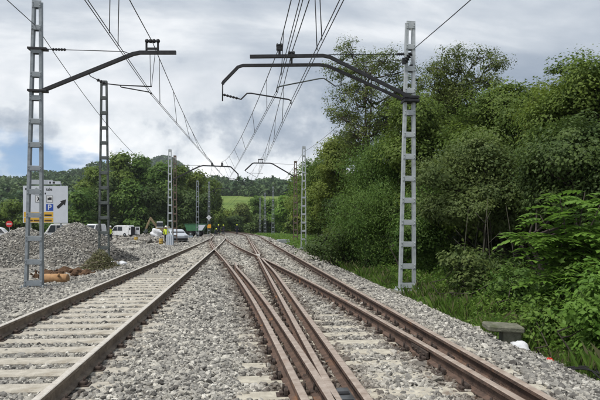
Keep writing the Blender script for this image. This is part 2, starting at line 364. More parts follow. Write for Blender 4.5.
# ------------------------------------------------------------------ track geometry
def bend(Y): return -np.maximum(0, np.asarray(Y, float) - 78) ** 2 / 1000.0
def bend_l(Y): return bend(Y) - np.minimum(np.maximum(0, np.asarray(Y, float) - 42) ** 2 / 3200.0, 1.2)
YEND = 170.0
LLX, LRX, R3X, R8X = -3.38, -1.655, 0.775, 2.50
_cy = np.array([-2, 2, 5, 8.4, 12.5, 16.7, 22.3, 27.9, 37.6, 48.8, 62.7, 79, 90])
_cx = np.array([2.44, 2.34, 2.23, 2.10, 1.89, 1.61, 1.20, 0.775, -0.03, -0.82, -1.58, -2.08, -2.3])
def r7(Y): 
    Y = np.asarray(Y, float); return sum(np.interp(Y + o, _cy, _cx) for o in (-2.4, -1.2, 0, 1.2, 2.4)) / 5
def line(x): return lambda Y: x + bend(Y)
GA = 1.725
RAILS = {   # name -> (x(Y), y0, y1, worn?)
    'LL': (lambda Y: LLX + bend_l(Y), -2, YEND, 1), 'LR': (lambda Y: LRX + bend_l(Y), -2, YEND, 1),
    'R3': (line(R3X), -2, YEND, 0), 'R8': (line(R8X), -2, YEND, 0),
    'R7': (lambda Y: r7(Y) + bend(Y) * 0, -2, 76, 0), 'R1': (lambda Y: r7(Y) - GA, -2, 76, 0),
    'R2': (lambda Y: r7(Y) - GA + 0.215 + 0.12 * sstep(20, 23, Y) - 0.10 * (1 - sstep(1.5, 7, Y)) * 0, -2, 23, 0),
    'R4': (lambda Y: R3X + 0.25 - 0.14 * sstep(17, 27, Y), -2, 26.5, 0),
    'R3b': (lambda Y: R3X + 0.13 + 0.10 * sstep(52, 56, Y), 29.5, 56, 0),
    'R1b': (lambda Y: r7(Y) - GA + 0.13 + 0.10 * sstep(55, 58, Y), 39, 58, 0),
}
PROF = [(-0.036, -0.006), (-0.028, 0.0), (0.028, 0.0), (0.036, -0.006), (0.036, -0.038), (0.009, -0.052), (0.009, -0.13), (0.065, -0.148), (0.065, -0.16),
        (-0.065, -0.16), (-0.065, -0.148), (-0.009, -0.13), (-0.009, -0.052), (-0.036, -0.038)]
def rail_mesh(key):
    fx, y0, y1, worn = RAILS[key]
    ys = np.concatenate([np.arange(y0, min(40, y1), 1.0), np.arange(max(40, y0), y1, 2.5), [y1]]); xs = fx(ys)
    mb = MB(); k = len(PROF); vs = []
    for x, y in zip(xs, ys): vs += [(x + a, y, b) for a, b in PROF]
    n = len(ys)
    for j in range(k):
        mi = 0 if j in (0, 1, 2) else 1
        mb.add([], [], 0)
        for i in range(n - 1):
            mb.f.append([i * k + j, i * k + (j + 1) % k, (i + 1) * k + (j + 1) % k, (i + 1) * k + j]); mb.m.append(mi); mb.sm.append(False)
    mb.v = vs; mb.f += [list(range(k))[::-1], [(n - 1) * k + j for j in range(k)]]; mb.m += [1, 1]; mb.sm += [False, False]
    return mb.mesh('rail', [M['rail_top'], M['rail_side']] if worn else [M['rail_top2'], M['rail_side2']])

# ballast bed: height of the stone surface
def ballast_z(X, Y):
    X = np.asarray(X, float) - bend(Y); Y = np.asarray(Y, float)
    z = np.interp(X, [-9.0, -5.3, -4.55, -3.6, -3.3, -1.75, -1.5, -1.1, -0.6, 0.2, 2.9, 3.4, 4.35, 4.8], [-0.40, -0.33, -0.25, -0.19, -0.212, -0.212, -0.19, -0.172, -0.155, -0.178, -0.178, -0.20, -0.52, -0.66])
    return z + 0.018 * np.sin(X * 2.1 + Y * 0.9) * np.sin(Y * 1.3 - X) * 0.6
def build_ballast():
    xs = np.concatenate([np.arange(-9, -4, 0.5), np.arange(-4, 5.0, 0.2)]); ys = np.concatenate([np.arange(-3, 40, 0.8), np.arange(40, 176, 3)])
    XX, YY = np.meshgrid(xs, ys); ZZ = ballast_z(XX + bend(YY), YY); XX = XX + bend(YY)
    nx, ny = len(xs), len(ys); V = np.stack([XX, YY, ZZ], -1).reshape(-1, 3)
    i, j = np.meshgrid(np.arange(nx - 1), np.arange(ny - 1)); a = (j * nx + i).ravel()
    me = np_mesh('ballast_bed', V, np.stack([a, a + 1, a + nx + 1, a + nx], 1), M['ballast'])
    me.polygons.foreach_set('use_smooth', [True] * len(me.polygons))
    tag(link('ballast_bed', me), kind='structure')
build_ballast()

# sleepers and bearers
SLEEP_Y = [1.2 + 0.6 * i for i in range(110)]
def sleeper_mesh(w, L, m, h=0.2):
    mb = MB(); mb.box((0, 0, -h / 2), (L, w, h), bev=0.018); return mb.mesh('sleeper', m)
sl_me = sleeper_mesh(0.27, 2.6, M['concrete'])
def clip_mesh():
    mb = MB(); mb.box((0, 0, 0.006), (0.34, 0.15, 0.012))
    for s in (-1, 1):
        mb.box((s * 0.105, 0, 0.03), (0.07, 0.11, 0.035), bev=0.008); mb.tube([(s * 0.115, 0, 0.03), (s * 0.115, 0, 0.085)], 0.014, 6)
    return mb.mesh('rail_clip', M['clip'])
cl_me = clip_mesh()
def chair_mesh():                       # heavy turnout chair: plate with ribs and bolts
    mb = MB(); mb.box((0, 0, 0.008), (0.42, 0.17, 0.016))
    for s in (-1, 1):
        mb.box((s * 0.095, 0, 0.045), (0.05, 0.15, 0.06), bev=0.008); mb.box((s * 0.15, 0, 0.03), (0.05, 0.09, 0.03), bev=0.006)
        mb.tube([(s * 0.125, 0.03, 0.03), (s * 0.125, 0.03, 0.105)], 0.015, 6)
    return mb.mesh('chair', [M['clip']])
ch_me = chair_mesh()

left = tag(empty('railway_track', (0, 0, 0)), 'straight left-hand railway track on pale concrete sleepers, worn bright rails', 'railway track')
for key in ('LL', 'LR'): link('rail', rail_mesh(key), left)
for y in SLEEP_Y:
    b = float(bend_l(y)); j = random.uniform(-0.02, 0.02)
    o = link('sleeper', sl_me, left, (0.5 * (LLX + LRX) + b + j, y, -0.168 + random.uniform(-0.006, 0.006)), (0, random.uniform(-0.004, 0.004), random.uniform(-0.012, 0.012)))
    if y < 32:
        for x in (LLX, LRX): link('rail_clip', cl_me, o, (x - o.location.x, 0, 0.001))
right = tag(empty('railway_track', (0, 0, 0)), 'right-hand railway track beside the forest, rusty brown rails sunk in ballast', 'railway track')
cross = tag(empty('crossover_track', (0, 0, 0)), 'rusty crossover track curving left from right track across to left track', 'railway track')
for key in ('R3', 'R8'): link('rail', rail_mesh(key), right)
for key in ('R7', 'R1'): link('rail', rail_mesh(key), cross)
for key in ('R2', 'R4', 'R3b', 'R1b'): link('check_rail', rail_mesh(key), cross if key in ('R2', 'R1b') else right)
BEAR = []
for i in range(115):
    y = 2.45 + 0.6 * i
    if y > 70: break
    x0 = min(float(r7(y)) - GA, R3X) - 0.45 if y < 40 else R3X - 0.45
    x1 = R8X + 0.45; x0 = max(x0, -1.0)
    L = round((x1 - x0) / 0.2) * 0.2; BEAR.append((y, x1 - L, x1))
    me = bpy.data.meshes.get('bearer_%d' % round(L * 10))
    if me is None:
        me = sleeper_mesh(0.28, L, M['concrete2']); me.name = 'bearer_%d' % round(L * 10)
    o = link('bearer', me, right, (x1 - L / 2, y, -0.164 + random.uniform(-0.006, 0.003)), (0, 0, random.uniform(-0.01, 0.01)))
    if y < 34:
        xs = [float(RAILS[k][0](y)) for k in ('R1', 'R3', 'R7', 'R8')]
        if y < 23: xs.append(float(RAILS['R2'][0](y)))
        done = []
        for x in sorted(xs):
            if done and x - done[-1] < 0.27: x = done[-1] + 0.27 if False else None
            if x is None: continue
            done.append(x); link('chair', ch_me, o, (x - o.location.x, 0, -0.012), None, (0.8, 0.9, 1))
# insulated joint on the outer right rail, and the joint lower down on the inner one
for (x, y) in ((R8X, 27.9), (float(r7(6.9)), 6.9)):
    mb = MB()
    for s in (-1, 1): mb.box((x + s * 0.026, y, -0.092), (0.03, 0.62, 0.085), bev=0.008)
    for k in (-0.22, -0.08, 0.08, 0.22):
        mb.tube([(x - 0.06, y + k, -0.092), (x + 0.06, y + k, -0.092)], 0.015, 6)
    mb.build('fishplate', M['clip'], right)
# slide plates with black bars between the two inner rails, next to the camera
mb = MB(); mb.box((R3X + 0.125, 5.05, -0.135), (0.19, 0.9, 0.02))
for k in range(3): mb.box((R3X + 0.125, 4.82 + k * 0.24, -0.122), (0.15, 0.075, 0.014), mi=1)  # black bars stand in for the dark inside open slots
mb.build('slide_plate', [M['plate'], M['black']], right)
# frog noses
for x, y, p in ((R3X + 0.03, 28.3, right), (LRX, 37.6, cross)):
    mb = MB(); mb.add([(x - 0.02, y - 1.3, -0.002), (x + 0.02, y - 1.3, -0.002), (x + 0.10, y + 1.0, 0.003), (x - 0.10, y + 1.0, 0.003), (x - 0.02, y - 1.3, -0.15), (x + 0.02, y - 1.3, -0.15), (x + 0.11, y + 1.0, -0.15), (x - 0.11, y + 1.0, -0.15)],
        [(0, 1, 2, 3), (0, 4, 5, 1), (1, 5, 6, 2), (2, 6, 7, 3), (3, 7, 4, 0)]); mb.build('frog', M['rail_top'], p)

# ------------------------------------------------------------------ stones (real geometry, instanced from points)
def stone_group():
    g = bpy.data.node_groups.new('scatter stones', 'GeometryNodeTree')
    g.interface.new_socket('Geometry', in_out='INPUT', socket_type='NodeSocketGeometry'); g.interface.new_socket('Geometry', in_out='OUTPUT', socket_type='NodeSocketGeometry')
    n = g.nodes; l = g.links; gi = n.new('NodeGroupInput'); go = n.new('NodeGroupOutput'); jn = n.new('GeometryNodeJoinGeometry')
    for k in range(8):
        ico = n.new('GeometryNodeMeshIcoSphere'); ico.inputs['Radius'].default_value = 0.5; ico.inputs['Subdivisions'].default_value = 1
        rv = n.new('FunctionNodeRandomValue'); rv.data_type = 'FLOAT_VECTOR'; rv.inputs[0].default_value = (-0.125,) * 3; rv.inputs[1].default_value = (0.125,) * 3; rv.inputs['Seed'].default_value = 31 + k
        sp = n.new('GeometryNodeSetPosition'); l.new(ico.outputs['Mesh'], sp.inputs['Geometry']); l.new(rv.outputs[0], sp.inputs['Offset'])
        tf = n.new('GeometryNodeTransform'); l.new(sp.outputs[0], tf.inputs['Geometry']); tf.inputs['Scale'].default_value = (1.15 + 0.12 * (k % 3), 0.85 + 0.08 * (k % 4), 0.68 + 0.06 * (k % 2))
        sm = n.new('GeometryNodeSetMaterial'); l.new(tf.outputs[0], sm.inputs['Geometry']); sm.inputs['Material'].default_value = M['stone']
        ti = n.new('GeometryNodeGeometryToInstance'); l.new(sm.outputs[0], ti.inputs[0]); l.new(ti.outputs[0], jn.inputs[0])
    ip = n.new('GeometryNodeInstanceOnPoints'); l.new(gi.outputs[0], ip.inputs['Points']); l.new(jn.outputs[0], ip.inputs['Instance']); ip.inputs['Pick Instance'].default_value = True
    def na(nm, t):
        q = n.new('GeometryNodeInputNamedAttribute'); q.data_type = t; q.inputs['Name'].default_value = nm; return q.outputs[0]
    l.new(na('idx', 'INT'), ip.inputs['Instance Index']); l.new(na('rot', 'FLOAT_VECTOR'), ip.inputs['Rotation']); l.new(na('scl', 'FLOAT'), ip.inputs['Scale'])
    l.new(ip.outputs[0], go.inputs[0]); return g
SG = stone_group()
def stones(name, P, size, shade, parent=None, rust=None):
    n = len(P); me = bpy.data.meshes.new(name); me.vertices.add(n); me.vertices.foreach_set('co', P.astype(np.float32).ravel())
    def at(nm, t, key, val):
        q = me.attributes.new(nm, t, 'POINT'); q.data.foreach_set(key, val.ravel())
    at('idx', 'INT', 'value', RNG.integers(0, 8, n).astype(np.int32)); at('rot', 'FLOAT_VECTOR', 'vector', np.stack([RNG.normal(0, 0.5, n), RNG.normal(0, 0.5, n), RNG.uniform(0, 6.28, n)], 1).astype(np.float32))
    at('scl', 'FLOAT', 'value', size.astype(np.float32))
    ps = [0.0, 0.3, 0.55, 0.8, 1.0]; cs = np.array([(0.07, 0.066, 0.06), (0.165, 0.158, 0.145), (0.305, 0.292, 0.262), (0.41, 0.39, 0.34), (0.58, 0.555, 0.495)])
    c = np.stack([np.interp(np.clip(shade, 0, 1), ps, cs[:, k]) for k in range(3)] + [np.ones(n)], 1)
    if rust is not None: q = np.clip(rust, 0, 1)[:, None]; c[:, :3] = c[:, :3] * (1 - q) + np.array([0.085, 0.058, 0.042]) * q
    at('tone', 'FLOAT_COLOR', 'color', c.astype(np.float32))
    o = link(name, me, parent); md = o.modifiers.new('stones', 'NODES'); md.node_group = SG
    o['kind'] = 'stuff'; return o

def scatter_ballast():
    Ps, Ss, Hs, Rs = [], [], [], []
    for y0, y1, dens, sz, xl in ((1.6, 10, 1300, 0.042, -7), (10, 20, 600, 0.054, -8.5), (20, 42, 210, 0.084, -9), (42, 90, 60, 0.14, -9)):
        n = int((4.75 - xl) * (y1 - y0) * dens)
        X = RNG.uniform(xl, 4.75, n); Y = RNG.uniform(y0, y1, n)
        d = X * ST + Y * CT; u = (X * CT - Y * ST) / d
        k = (d > 1.0) & (u > -0.58 - 1.0 / d) & (u < 0.56 + 1.0 / d)
        k &= (X < 4.3) | (RNG.uniform(size=n) < 0.35)
        X, Y = X[k], Y[k]; S_ = sz * np.exp(RNG.normal(0, 0.27, len(X)))
        Z = ballast_z(X, Y) + S_ * RNG.uniform(-0.12, 0.28, len(X))
        rust = RNG.normal(0, 0.05, len(X)); keep = np.ones(len(X), bool); Xb = X - bend(Y)
        for fx, a, b, w in RAILS.values():
            dd = np.abs(X - fx(Y)); inr = (Y > a) & (Y < b); keep &= ~(inr & (dd < 0.030 + S_ * 0.40))
            rust = np.maximum(rust, np.where(inr, (1.0 if not w else 0.5) * np.exp(-(dd / (0.30 if not w else 0.20)) ** 2) * RNG.uniform(0.4, 1.15, len(X)), 0))
            near = inr & (dd < 0.12); Z = np.where(near, Z - 0.005, Z)
        # left sleepers: mostly swept clean, ends half covered
        ys = (Y - 1.2) / 0.6; fr = np.abs(ys - np.round(ys)) * 0.6
        on = (fr < 0.125 + S_ * 0.12) & (Xb > -3.86) & (Xb < -1.17)
        r = RNG.uniform(size=len(X)); keep &= ~(on & (r > np.where((Xb > -1.5), 0.22, np.where(Xb < -3.45, 0.5, 0.13))))
        yb = (Y - 2.45) / 0.6; fb = np.abs(yb - np.round(yb)) * 0.6
        patch = 0.5 + 0.5 * np.sin(np.round(yb) * 12.9898 + np.floor(Xb * 1.1) * 3.7)
        onb = (fb < 0.14 + S_ * 0.3) & (Xb > -0.2) & (Xb < 2.95) & (Y < 70)
        keep &= ~(onb & (r > np.where(patch > 0.55, 0.10, 0.72)))
        Ps.append(np.stack([X, Y, Z], 1)[keep]); Ss.append(S_[keep])
        sh = RNG.normal(0.53, 0.25, len(X)) + 0.10 * np.sin(X * 0.9 + 1) * np.sin(Y * 0.35)
        sh = np.where(Xb < -4.4, sh - 0.08, sh); sh = np.where((Xb > 0.0) & (Xb < 3.0), sh + 0.04, sh); Hs.append(sh[keep]); Rs.append(rust[keep])
    o = stones('ballast_stones', np.concatenate(Ps), np.concatenate(Ss), np.concatenate(Hs), None, np.concatenate(Rs))
    tag(o, 'loose angular grey ballast stones spread between and beside the tracks', 'ballast')
    print('ballast stones', sum(map(len, Ps)))
scatter_ballast()

# ------------------------------------------------------------------ masts
def insulator(mb, a, b, r=0.05, n=5):
    a, b = Vector(a), Vector(b)
    pts = []; rs = []
    for i in range(n * 2 + 1):
        t = i / (n * 2); pts.append(a.lerp(b, t)); rs.append(r if i % 2 else r * 0.45)
    mb.tube(pts, rs, 8, smooth=False)
def mast(label, px, base_y, top_y, z0, mats, wb, wt, nb, lean=0.0, top_mat=None, zc=None, detail=True, block=True):
    zc = zc or (CAMH - z0) * F / (base_y - HOR); p = PD(px, HOR, zc); H = CAMH + (HOR - top_y) / F * zc - z0
    root = tag(empty('catenary_mast', (p.x, p.y, z0), 0, 0, lean), label, 'catenary mast', 'lattice catenary masts along the tracks')
    dy = 0.15
    for s in (-1, 1):
        mb = MB(); lw = 0.075
        def prof(w, z): return [(s * (w / 2 - lw), -dy / 2, z), (s * w / 2, -dy / 2, z), (s * w / 2, dy / 2, z), (s * (w / 2 - lw), dy / 2, z)]
        mb.add(prof(wb, 0.02) + prof(wt, H), [(0, 1, 2, 3), (4, 5, 6, 7)] + [(i, (i + 1) % 4, (i + 1) % 4 + 4, i + 4) for i in range(4)])
        mb.build('upright', mats, root)
    for i in range(nb):
        t = (i + 0.02) / (nb - 1) * 0.985 + 0.008; w = wb + (wt - wb) * t
        for s in ((-1, 1) if detail else (0,)):
            mb = MB(); mb.box((0, s * (dy / 2 + 0.006), 0), (w - 0.006, 0.012 if detail else dy + 0.02, 0.14 if i < nb - 1 else 0.2), bev=0.003)
            if detail and zc < 30:
                for bx in (-1, 1):
                    for bz in (-0.035, 0.035): mb.lathe([(0.014, 0), (0.014, 0.014), (0.006, 0.018)] if s > 0 else [(0.006, -0.018), (0.014, -0.014), (0.014, 0)], (bx * (w / 2 - 0.038), s * (dy / 2 + 0.012), bz), 'Y', 6, smooth=False)
            mb.build('batten', mats, root, loc=(0, 0, max(t * H, 0.14)))
    mb = MB(); mb.box((0, 0, 0.015), (wb + 0.16, 0.42, 0.03), bev=0.004)
    for s in (-1, 1):
        for q in (-1, 1): mb.tube([(s * (wb / 2 + 0.04), q * 0.15, 0.02), (s * (wb / 2 + 0.04), q * 0.15, 0.09)], 0.016, 6)
        mb.add([(s * (wb / 2 + 0.004), 0, 0.03), (s * (wb / 2 + 0.07), 0, 0.03), (s * (wb / 2 + 0.002), 0, 0.16), (s * (wb / 2 + 0.004), 0.012, 0.03), (s * (wb / 2 + 0.07), 0.012, 0.03), (s * (wb / 2 + 0.002), 0.012, 0.16)],
            [(0, 1, 2), (5, 4, 3), (0, 3, 4, 1), (1, 4, 5, 2), (2, 5, 3, 0)])
    mb.build('base_plate', mats, root)
    if block:
        mb = MB(); mb.box((0, 0, -0.15), (wb + 0.3, 0.6, 0.3), bev=0.02); mb.build('footing', M['oldcon'], root)
    return root, zc, H, Matrix.Translation((p.x, p.y, z0)) @ Euler((0, lean, 0)).to_matrix().to_4x4()
def L(root_m, pt): return root_m.inverted() @ Vector(pt)

# --- near left mast
m1, z1, H1, W1 = mast('tall pale steel mast nearest on the left, holding a dark cantilever arm', 34, 288, 3, -0.345, M['galv'], 0.50, 0.26, 13, 0.012)
def arm1():
    q = lambda px, py, dz=0.0: L(W1, PD(px, py, z1 + dz))
    mb = MB(); mb.beam([q(40, 92), q(43, 90.5), q(133, 54), q(140, 52.6), q(176, 52.6)], 0.10, 0.095); arm = mb.build('arm', M['dark'], m1)
    mb = MB(); mb.tube([q(48, 49.2), q(124, 51.5), q(130, 54)], 0.012, 5); insulator(mb, q(52, 49.3), q(66, 49.6), 0.045, 5); mb.build('tie_rod', M['dark'], arm)
    mb = MB()
    for y in (49, 91): mb.box(q(38, y), (0.52, 0.24, 0.06), bev=0.006)
    mb.build('clamp', M['dark'], m1)
    mb = MB()                                   # pulley frame on the arm
    for px in (146.5, 158): mb.beam([q(px, 51), q(px, 40)], 0.05, 0.05)
    mb.beam([q(146, 48.6), q(158.6, 48.6)], 0.06, 0.05)
    for px in (147, 150.5, 154, 158): mb.lathe([(0.03, -0.05), (0.055, -0.03), (0.055, 0.03), (0.03, 0.05)], q(px, 41), 'X', 10)
    mb.tube([q(145, 41), q(160, 41)], 0.018, 6); mb.build('pulley_frame', M['dark'], arm)
    mb = MB(); mb.tube([q(86, 71), q(91, 76.5), q(97, 79.5)], 0.012, 5); insulator(mb, q(97, 79.5), q(105, 83.5), 0.05, 3)
    mb.tube([q(105, 83.5), q(120, 85.2), q(151.5, 86.5)], 0.017, 6); mb.tube([q(120, 85.2), q(121, 87), q(149, 92), q(152, 94)], 0.017, 6); mb.build('registration_arm', M['dark'], arm)
arm1()
# --- near right mast with two arms
m2, z2, H2, W2 = mast('bright galvanised mast at the forest edge, right of the tracks, holding two arms', 407, 290.5, 24, -0.36, M['galv_new'], 0.46, 0.25, 13, 0.012)
def arm2():
    q = lambda px, py, dz=0.0: L(W2, PD(px, py, z2 + dz))
    mb = MB(); mb.beam([q(410, 97, -0.16), q(330, 57, -0.16), q(323, 55.6, -0.16), q(250, 56.6, -0.16)], 0.085, 0.085); a = mb.build('arm', M['dark'], m2)
    mb = MB(); mb.beam([q(409, 102, 0.16), q(328, 66, 0.16), q(320, 64.8, 0.16), q(243, 65.4, 0.16), q(238, 67, 0.16), q(223.5, 82, 0.16), q(222.5, 84, 0.16)], 0.075, 0.075); b = mb.build('arm', M['dark'], m2)
    mb = MB(); mb.tube([q(222.6, 83, 0.16), q(222.5, 101, 0.16)], 0.02, 6); insulator(mb, q(223, 94.5, 0.16), q(238, 98.4, 0.16), 0.04, 5)
    mb.tube([q(238, 98.4, 0.16), q(241, 99.3, 0.16), q(247, 93.3, 0.16), q(251, 93.2, 0.16), q(289, 99.5, 0.16), q(291, 101, 0.16), q(291, 104, 0.16)], 0.02, 6); mb.build('registration_arm', M['dark'], b)
    mb = MB(); mb.tube([q(341, 70.5, 0.16), q(341, 85.5, 0.16), q(335, 86, 0.16), q(331, 83, 0.16), q(324, 78.3, 0.16), q(319, 78.6, 0.16), q(279, 86.5, 0.16), q(277, 88, 0.16), q(276.8, 92, 0.16)], 0.018, 6)
    mb.build('registration_arm', M['galv_dark'], b)
    for px, py, dz, ar in ((279.5, 55.6, -0.16, a), (291.5, 63, 0.16, b)):
        mb = MB(); mb.beam([q(px, py, dz), q(px, py - 6, dz)], 0.06, 0.06); mb.box(q(px, py - 7, dz), (0.17, 0.10, 0.10), bev=0.012)
        for s in (-1, 1): mb.lathe([(0.03, -0.03), (0.06, -0.015), (0.06, 0.015), (0.03, 0.03)], q(px + s * 2.2, py - 10, dz), 'X', 10)
        mb.box(q(px, py - 8.5, dz), (0.06, 0.06, 0.16)); mb.build('pulley', M['dark'], ar)
    mb = MB(); mb.tube([q(405, 54), q(330, 54.6), q(322, 55.5, -0.16)], 0.012, 5); insulator(mb, q(404, 54), q(397, 54.1), 0.05, 4); mb.build('tie_rod', M['dark'], a)
    mb = MB(); mb.tube([q(406, 60), q(330, 64)], 0.008, 5); mb.build('tie_rod', M['dark'], b)
    mb = MB()
    for y in (98, 101.5): mb.box(q(410, y), (0.42, 0.40, 0.07), bev=0.006)
    mb.build('clamp', M['dark'], m2)
    mb = MB(); insulator(mb, q(405, 62, -0.12), q(411, 53, -0.12), 0.075, 4); mb.box(q(404, 61, -0.12), (0.10, 0.08, 0.16)); mb.box(q(411, 68), (0.07, 0.08, 0.18)); mb.build('insulator', M['dark'], m2)
arm2()
mast('dark weathered mast behind the brush pile, second on the left', 104, 0, 82, -0.36, M['galv_dark'], 0.52, 0.30, 13, 0.0, zc=27)
m3, z3, H3, W3 = mast('pale lattice mast left of the tracks above the blue-grey cabinet', 170, 245, 150, -0.36, M['galv_new'], 0.50, 0.28, 13, 0.0, zc=54)
mast('thin rusty mast just behind the pale cabinet mast', 175, 0, 156, -0.36, M['rusty'], 0.46, 0.28, 13, 0.0, zc=59, detail=False)
m5, z5, H5, W5 = mast('rusty brown mast right of the tracks holding a bent arm', 295.5, 242, 161.5, -0.50, M['rusty'], 0.50, 0.30, 13, 0.0, zc=62)
mast('light grey mast at the far forest corner, beside the rusty mast', 303.5, 247, 147, -0.42, M['galv_new'], 0.46, 0.27, 13, 0.004, zc=47.5)
mast('grey mast left of the tracks above the green trailer', 197.5, 0, 181, -0.36, M['galv'], 0.5, 0.3, 12, 0, zc=87, detail=False)
m9, z9, H9, W9 = mast('distant mast carrying a white diamond sign and an orange plate', 209, 0, 182, -0.36, M['galv'], 0.5, 0.3, 12, 0, zc=108, detail=False)
for px, ty, zc, lb in ((273, 187, 103, 'tallest of three distant masts in front of the bushes'), (265, 193, 122, 'middle of three distant masts in front of the bushes'), (260, 198, 143, 'shortest of three distant masts in front of the bushes')):
    mast(lb, px, 0, ty, -0.5, M['galv'], 0.5, 0.3, 12, 0, zc=zc, detail=False)
def far_arms():
    q = lambda px, py: L(W3, PD(px, py, z3))
    mb = MB(); mb.beam([q(171, 180.5), q(199, 166.5), q(203, 165.6), q(229, 166.6), q(231, 167), q(238, 174), q(238.4, 181)], 0.10, 0.11); a = mb.build('arm', M['dark'], m3)
    mb = MB(); mb.tube([q(171, 165), q(200, 165.4)], 0.014, 5); mb.build('tie_rod', M['wire'], a)
    for px in (212, 222):
        mb = MB(); mb.box(q(px, 164.4), (0.16, 0.12, 0.34), bev=0.02); mb.build('pulley', M['dark'], a)
    mb = MB(); mb.tube([q(238, 180), q(224, 177)], 0.02, 5); insulator(mb, q(238, 180), q(233, 178.6), 0.05, 3); mb.build('registration_arm', M['dark'], a)
    q = lambda px, py: L(W5, PD(px, py, z5))
    mb = MB(); mb.beam([q(295, 177), q(272.5, 163.8), q(270, 163.2), q(254, 163), q(252.5, 163.4), q(245.5, 170), q(245, 171)], 0.11, 0.12); a = mb.build('arm', M['dark'], m5)
    mb = MB(); mb.tube([q(295, 164.6), q(271, 163.4)], 0.014, 5); mb.build('tie_rod', M['wire'], a)
    mb = MB()
    for px in (258.6, 262.8): mb.beam([q(px, 162.5), q(px, 159.2)], 0.06, 0.06)
    mb.beam([q(258, 159.4), q(263.4, 159.4)], 0.10, 0.09); mb.build('pulley_frame', M['dark'], a)
    mb = MB(); mb.tube([q(245.4, 171), q(248, 173), q(263, 173.4)], 0.022, 5); mb.tube([q(247, 172), q(257, 177.6)], 0.018, 5); mb.build('registration_arm', M['dark'], a)
    q = lambda px, py: L(W9, PD(px, py, z9))
    mb = MB(); mb.beam([q(209, 193), q(217, 188.5), q(229, 188.5), q(233.5, 194)], 0.12, 0.12); mb.build('arm', M['dark'], m9)
    c = PD(209, 217, z9 - 0.4); d = 0.62
    for nm, px, py, w, rot, m in (('diamond_sign', 209, 217.6, 0.66, math.pi / 4, M['white']), ('orange_plate', 209.2, 226.3, 0.66, 0, M['orange'])):
        mb = MB(); mb.box((0, 0, 0), (w, 0.03, w), bev=0.006); o = mb.build(nm, m, m9, loc=q(px, py) + Vector((0, -0.3, 0)), rot=(0, rot, 0))
        mb = MB(); mb.box((0, 0.1, 0), (0.06, 0.24, 0.06)); mb.build('bracket', M['galv'], o)
        if nm == 'diamond_sign':
            mb = MB(); mb.box((0, -0.019, 0), (0.30, 0.006, 0.30)); mb.build('emblem', M['signgrey'], o)
far_arms()

# ------------------------------------------------------------------ overhead wires
def sag_line(a, b, s, n=14):
    a, b = Vector(a), Vector(b); return [a.lerp(b, i / n) - Vector((0, 0, s * 4 * (i / n) * (1 - i / n))) for i in range(n + 1)]
def wire(name, label, segs, r, cat='overhead wire', twin=0.0):
    pts = []
    for g in segs: pts += g if not pts else g[1:]
    root = tag(empty(name, pts[0]), label, cat)
    for s in ((-1, 1) if twin else (0,)):
        mb = MB(); mb.tube([p + Vector((s * twin / 2, 0, 0)) - pts[0] for p in pts], r, 5); mb.build('strand', M['wire'], root)
    return root, pts
def zat(pts, y):
    for a, b in zip(pts, pts[1:]):
        if min(a.y, b.y) <= y <= max(a.y, b.y): return a.lerp(b, (y - a.y) / (b.y - a.y))
    return None
def droppers(root, up, lo, ys, r=0.009):
    for y in ys:
        a, b = zat(up, y), zat(lo, y)
        if a and b:
            mb = MB(); o = root.location; mb.tube([a - o, b - o], r, 4); mb.build('dropper', M['wire'], root)
ca = PD(151.5, 94, z1); me_ = PD(152.5, 42, z1)
cf = PD(224, 177, z3); mf = PD(212, 161.5, z3)
c0 = Vector((-2.5, -22, ca.z)); m0 = Vector((-2.5, -22, me_.z + 0.15))
endL = Vector((-2.6, 160, 5.1)) + Vector((float(bend(160)), 0, 0))
rc, pc = wire('contact_wire', 'twin contact wire running low over the left-hand track', [sag_line(c0, ca, 0.05), sag_line(ca, cf, 0.05), sag_line(cf, endL, 0.08)], 0.0085, twin=0.05)
rm, pm = wire('messenger_wire', 'upper messenger wire with droppers above the left-hand track', [sag_line(m0, me_, 0.4), sag_line(me_, mf, 0.55), sag_line(mf, endL + Vector((0, 0, 1.2)), 0.7)], 0.012)
droppers(rm, pm, pc, [5, 11.6, 12.4, 18.4, 22.3, 26.5, 31, 36, 41, 46, 51, 60, 68, 76, 84, 92])
# drop loop under the near left pulley
ld = MB(); o = rm.location
ld.tube([PD(150, 54, z1) - o, PD(150.5, 87, z1) - o], 0.008, 4); ld.tube([PD(155, 54, z1) - o, PD(151.5, 87, z1) - o], 0.008, 4); ld.build('dropper', M['wire'], rm)
# right-hand track: two catenaries overlap here
p1, p2 = PD(279.7, 46, z2 - 0.16), PD(291.8, 52.5, z2 + 0.16)
k1, k2 = PD(276.8, 92, z2 + 0.16), PD(291, 103.5, z2 + 0.16)
fm = PD(260.5, 159, z5); fc = PD(257, 177.6, z5); fm2 = PD(222, 161.5, z3); fc2 = PD(229, 179, z3)
eR = Vector((1.6, 160, 5.0)) + Vector((float(bend(160)), 0, 0))
rA, pA = wire('messenger_wire', 'messenger wire over the longer upper arm of the forest mast', [sag_line((1.05, -20, p1.z + 0.1), p1, 0.45), sag_line(p1, fm2, 0.75), sag_line(fm2, endL + Vector((0.3, 0, 1.2)), 0.6)], 0.012)
rB, pB = wire('messenger_wire', 'messenger wire over the lower bent arm of the forest mast', [sag_line((1.45, -20, p2.z + 0.1), p2, 0.35), sag_line(p2, fm, 0.6), sag_line(fm, eR + Vector((0, 0, 1.2)), 0.6)], 0.012)
rC, pC = wire('contact_wire', 'twin contact wire at the hooked registration arm over right track', [sag_line((0.95, -20, k1.z), k1, 0.04), sag_line(k1, fc2, 0.05), sag_line(fc2, endL + Vector((0.3, 0, 0)), 0.05)], 0.0085, twin=0.05)
rD, pD = wire('contact_wire', 'twin contact wire furthest right, at the lower registration arm', [sag_line((1.95, -20, k2.z + 0.05), k2, 0.04), sag_line(k2, fc, 0.05), sag_line(fc, eR, 0.05)], 0.0085, twin=0.06)
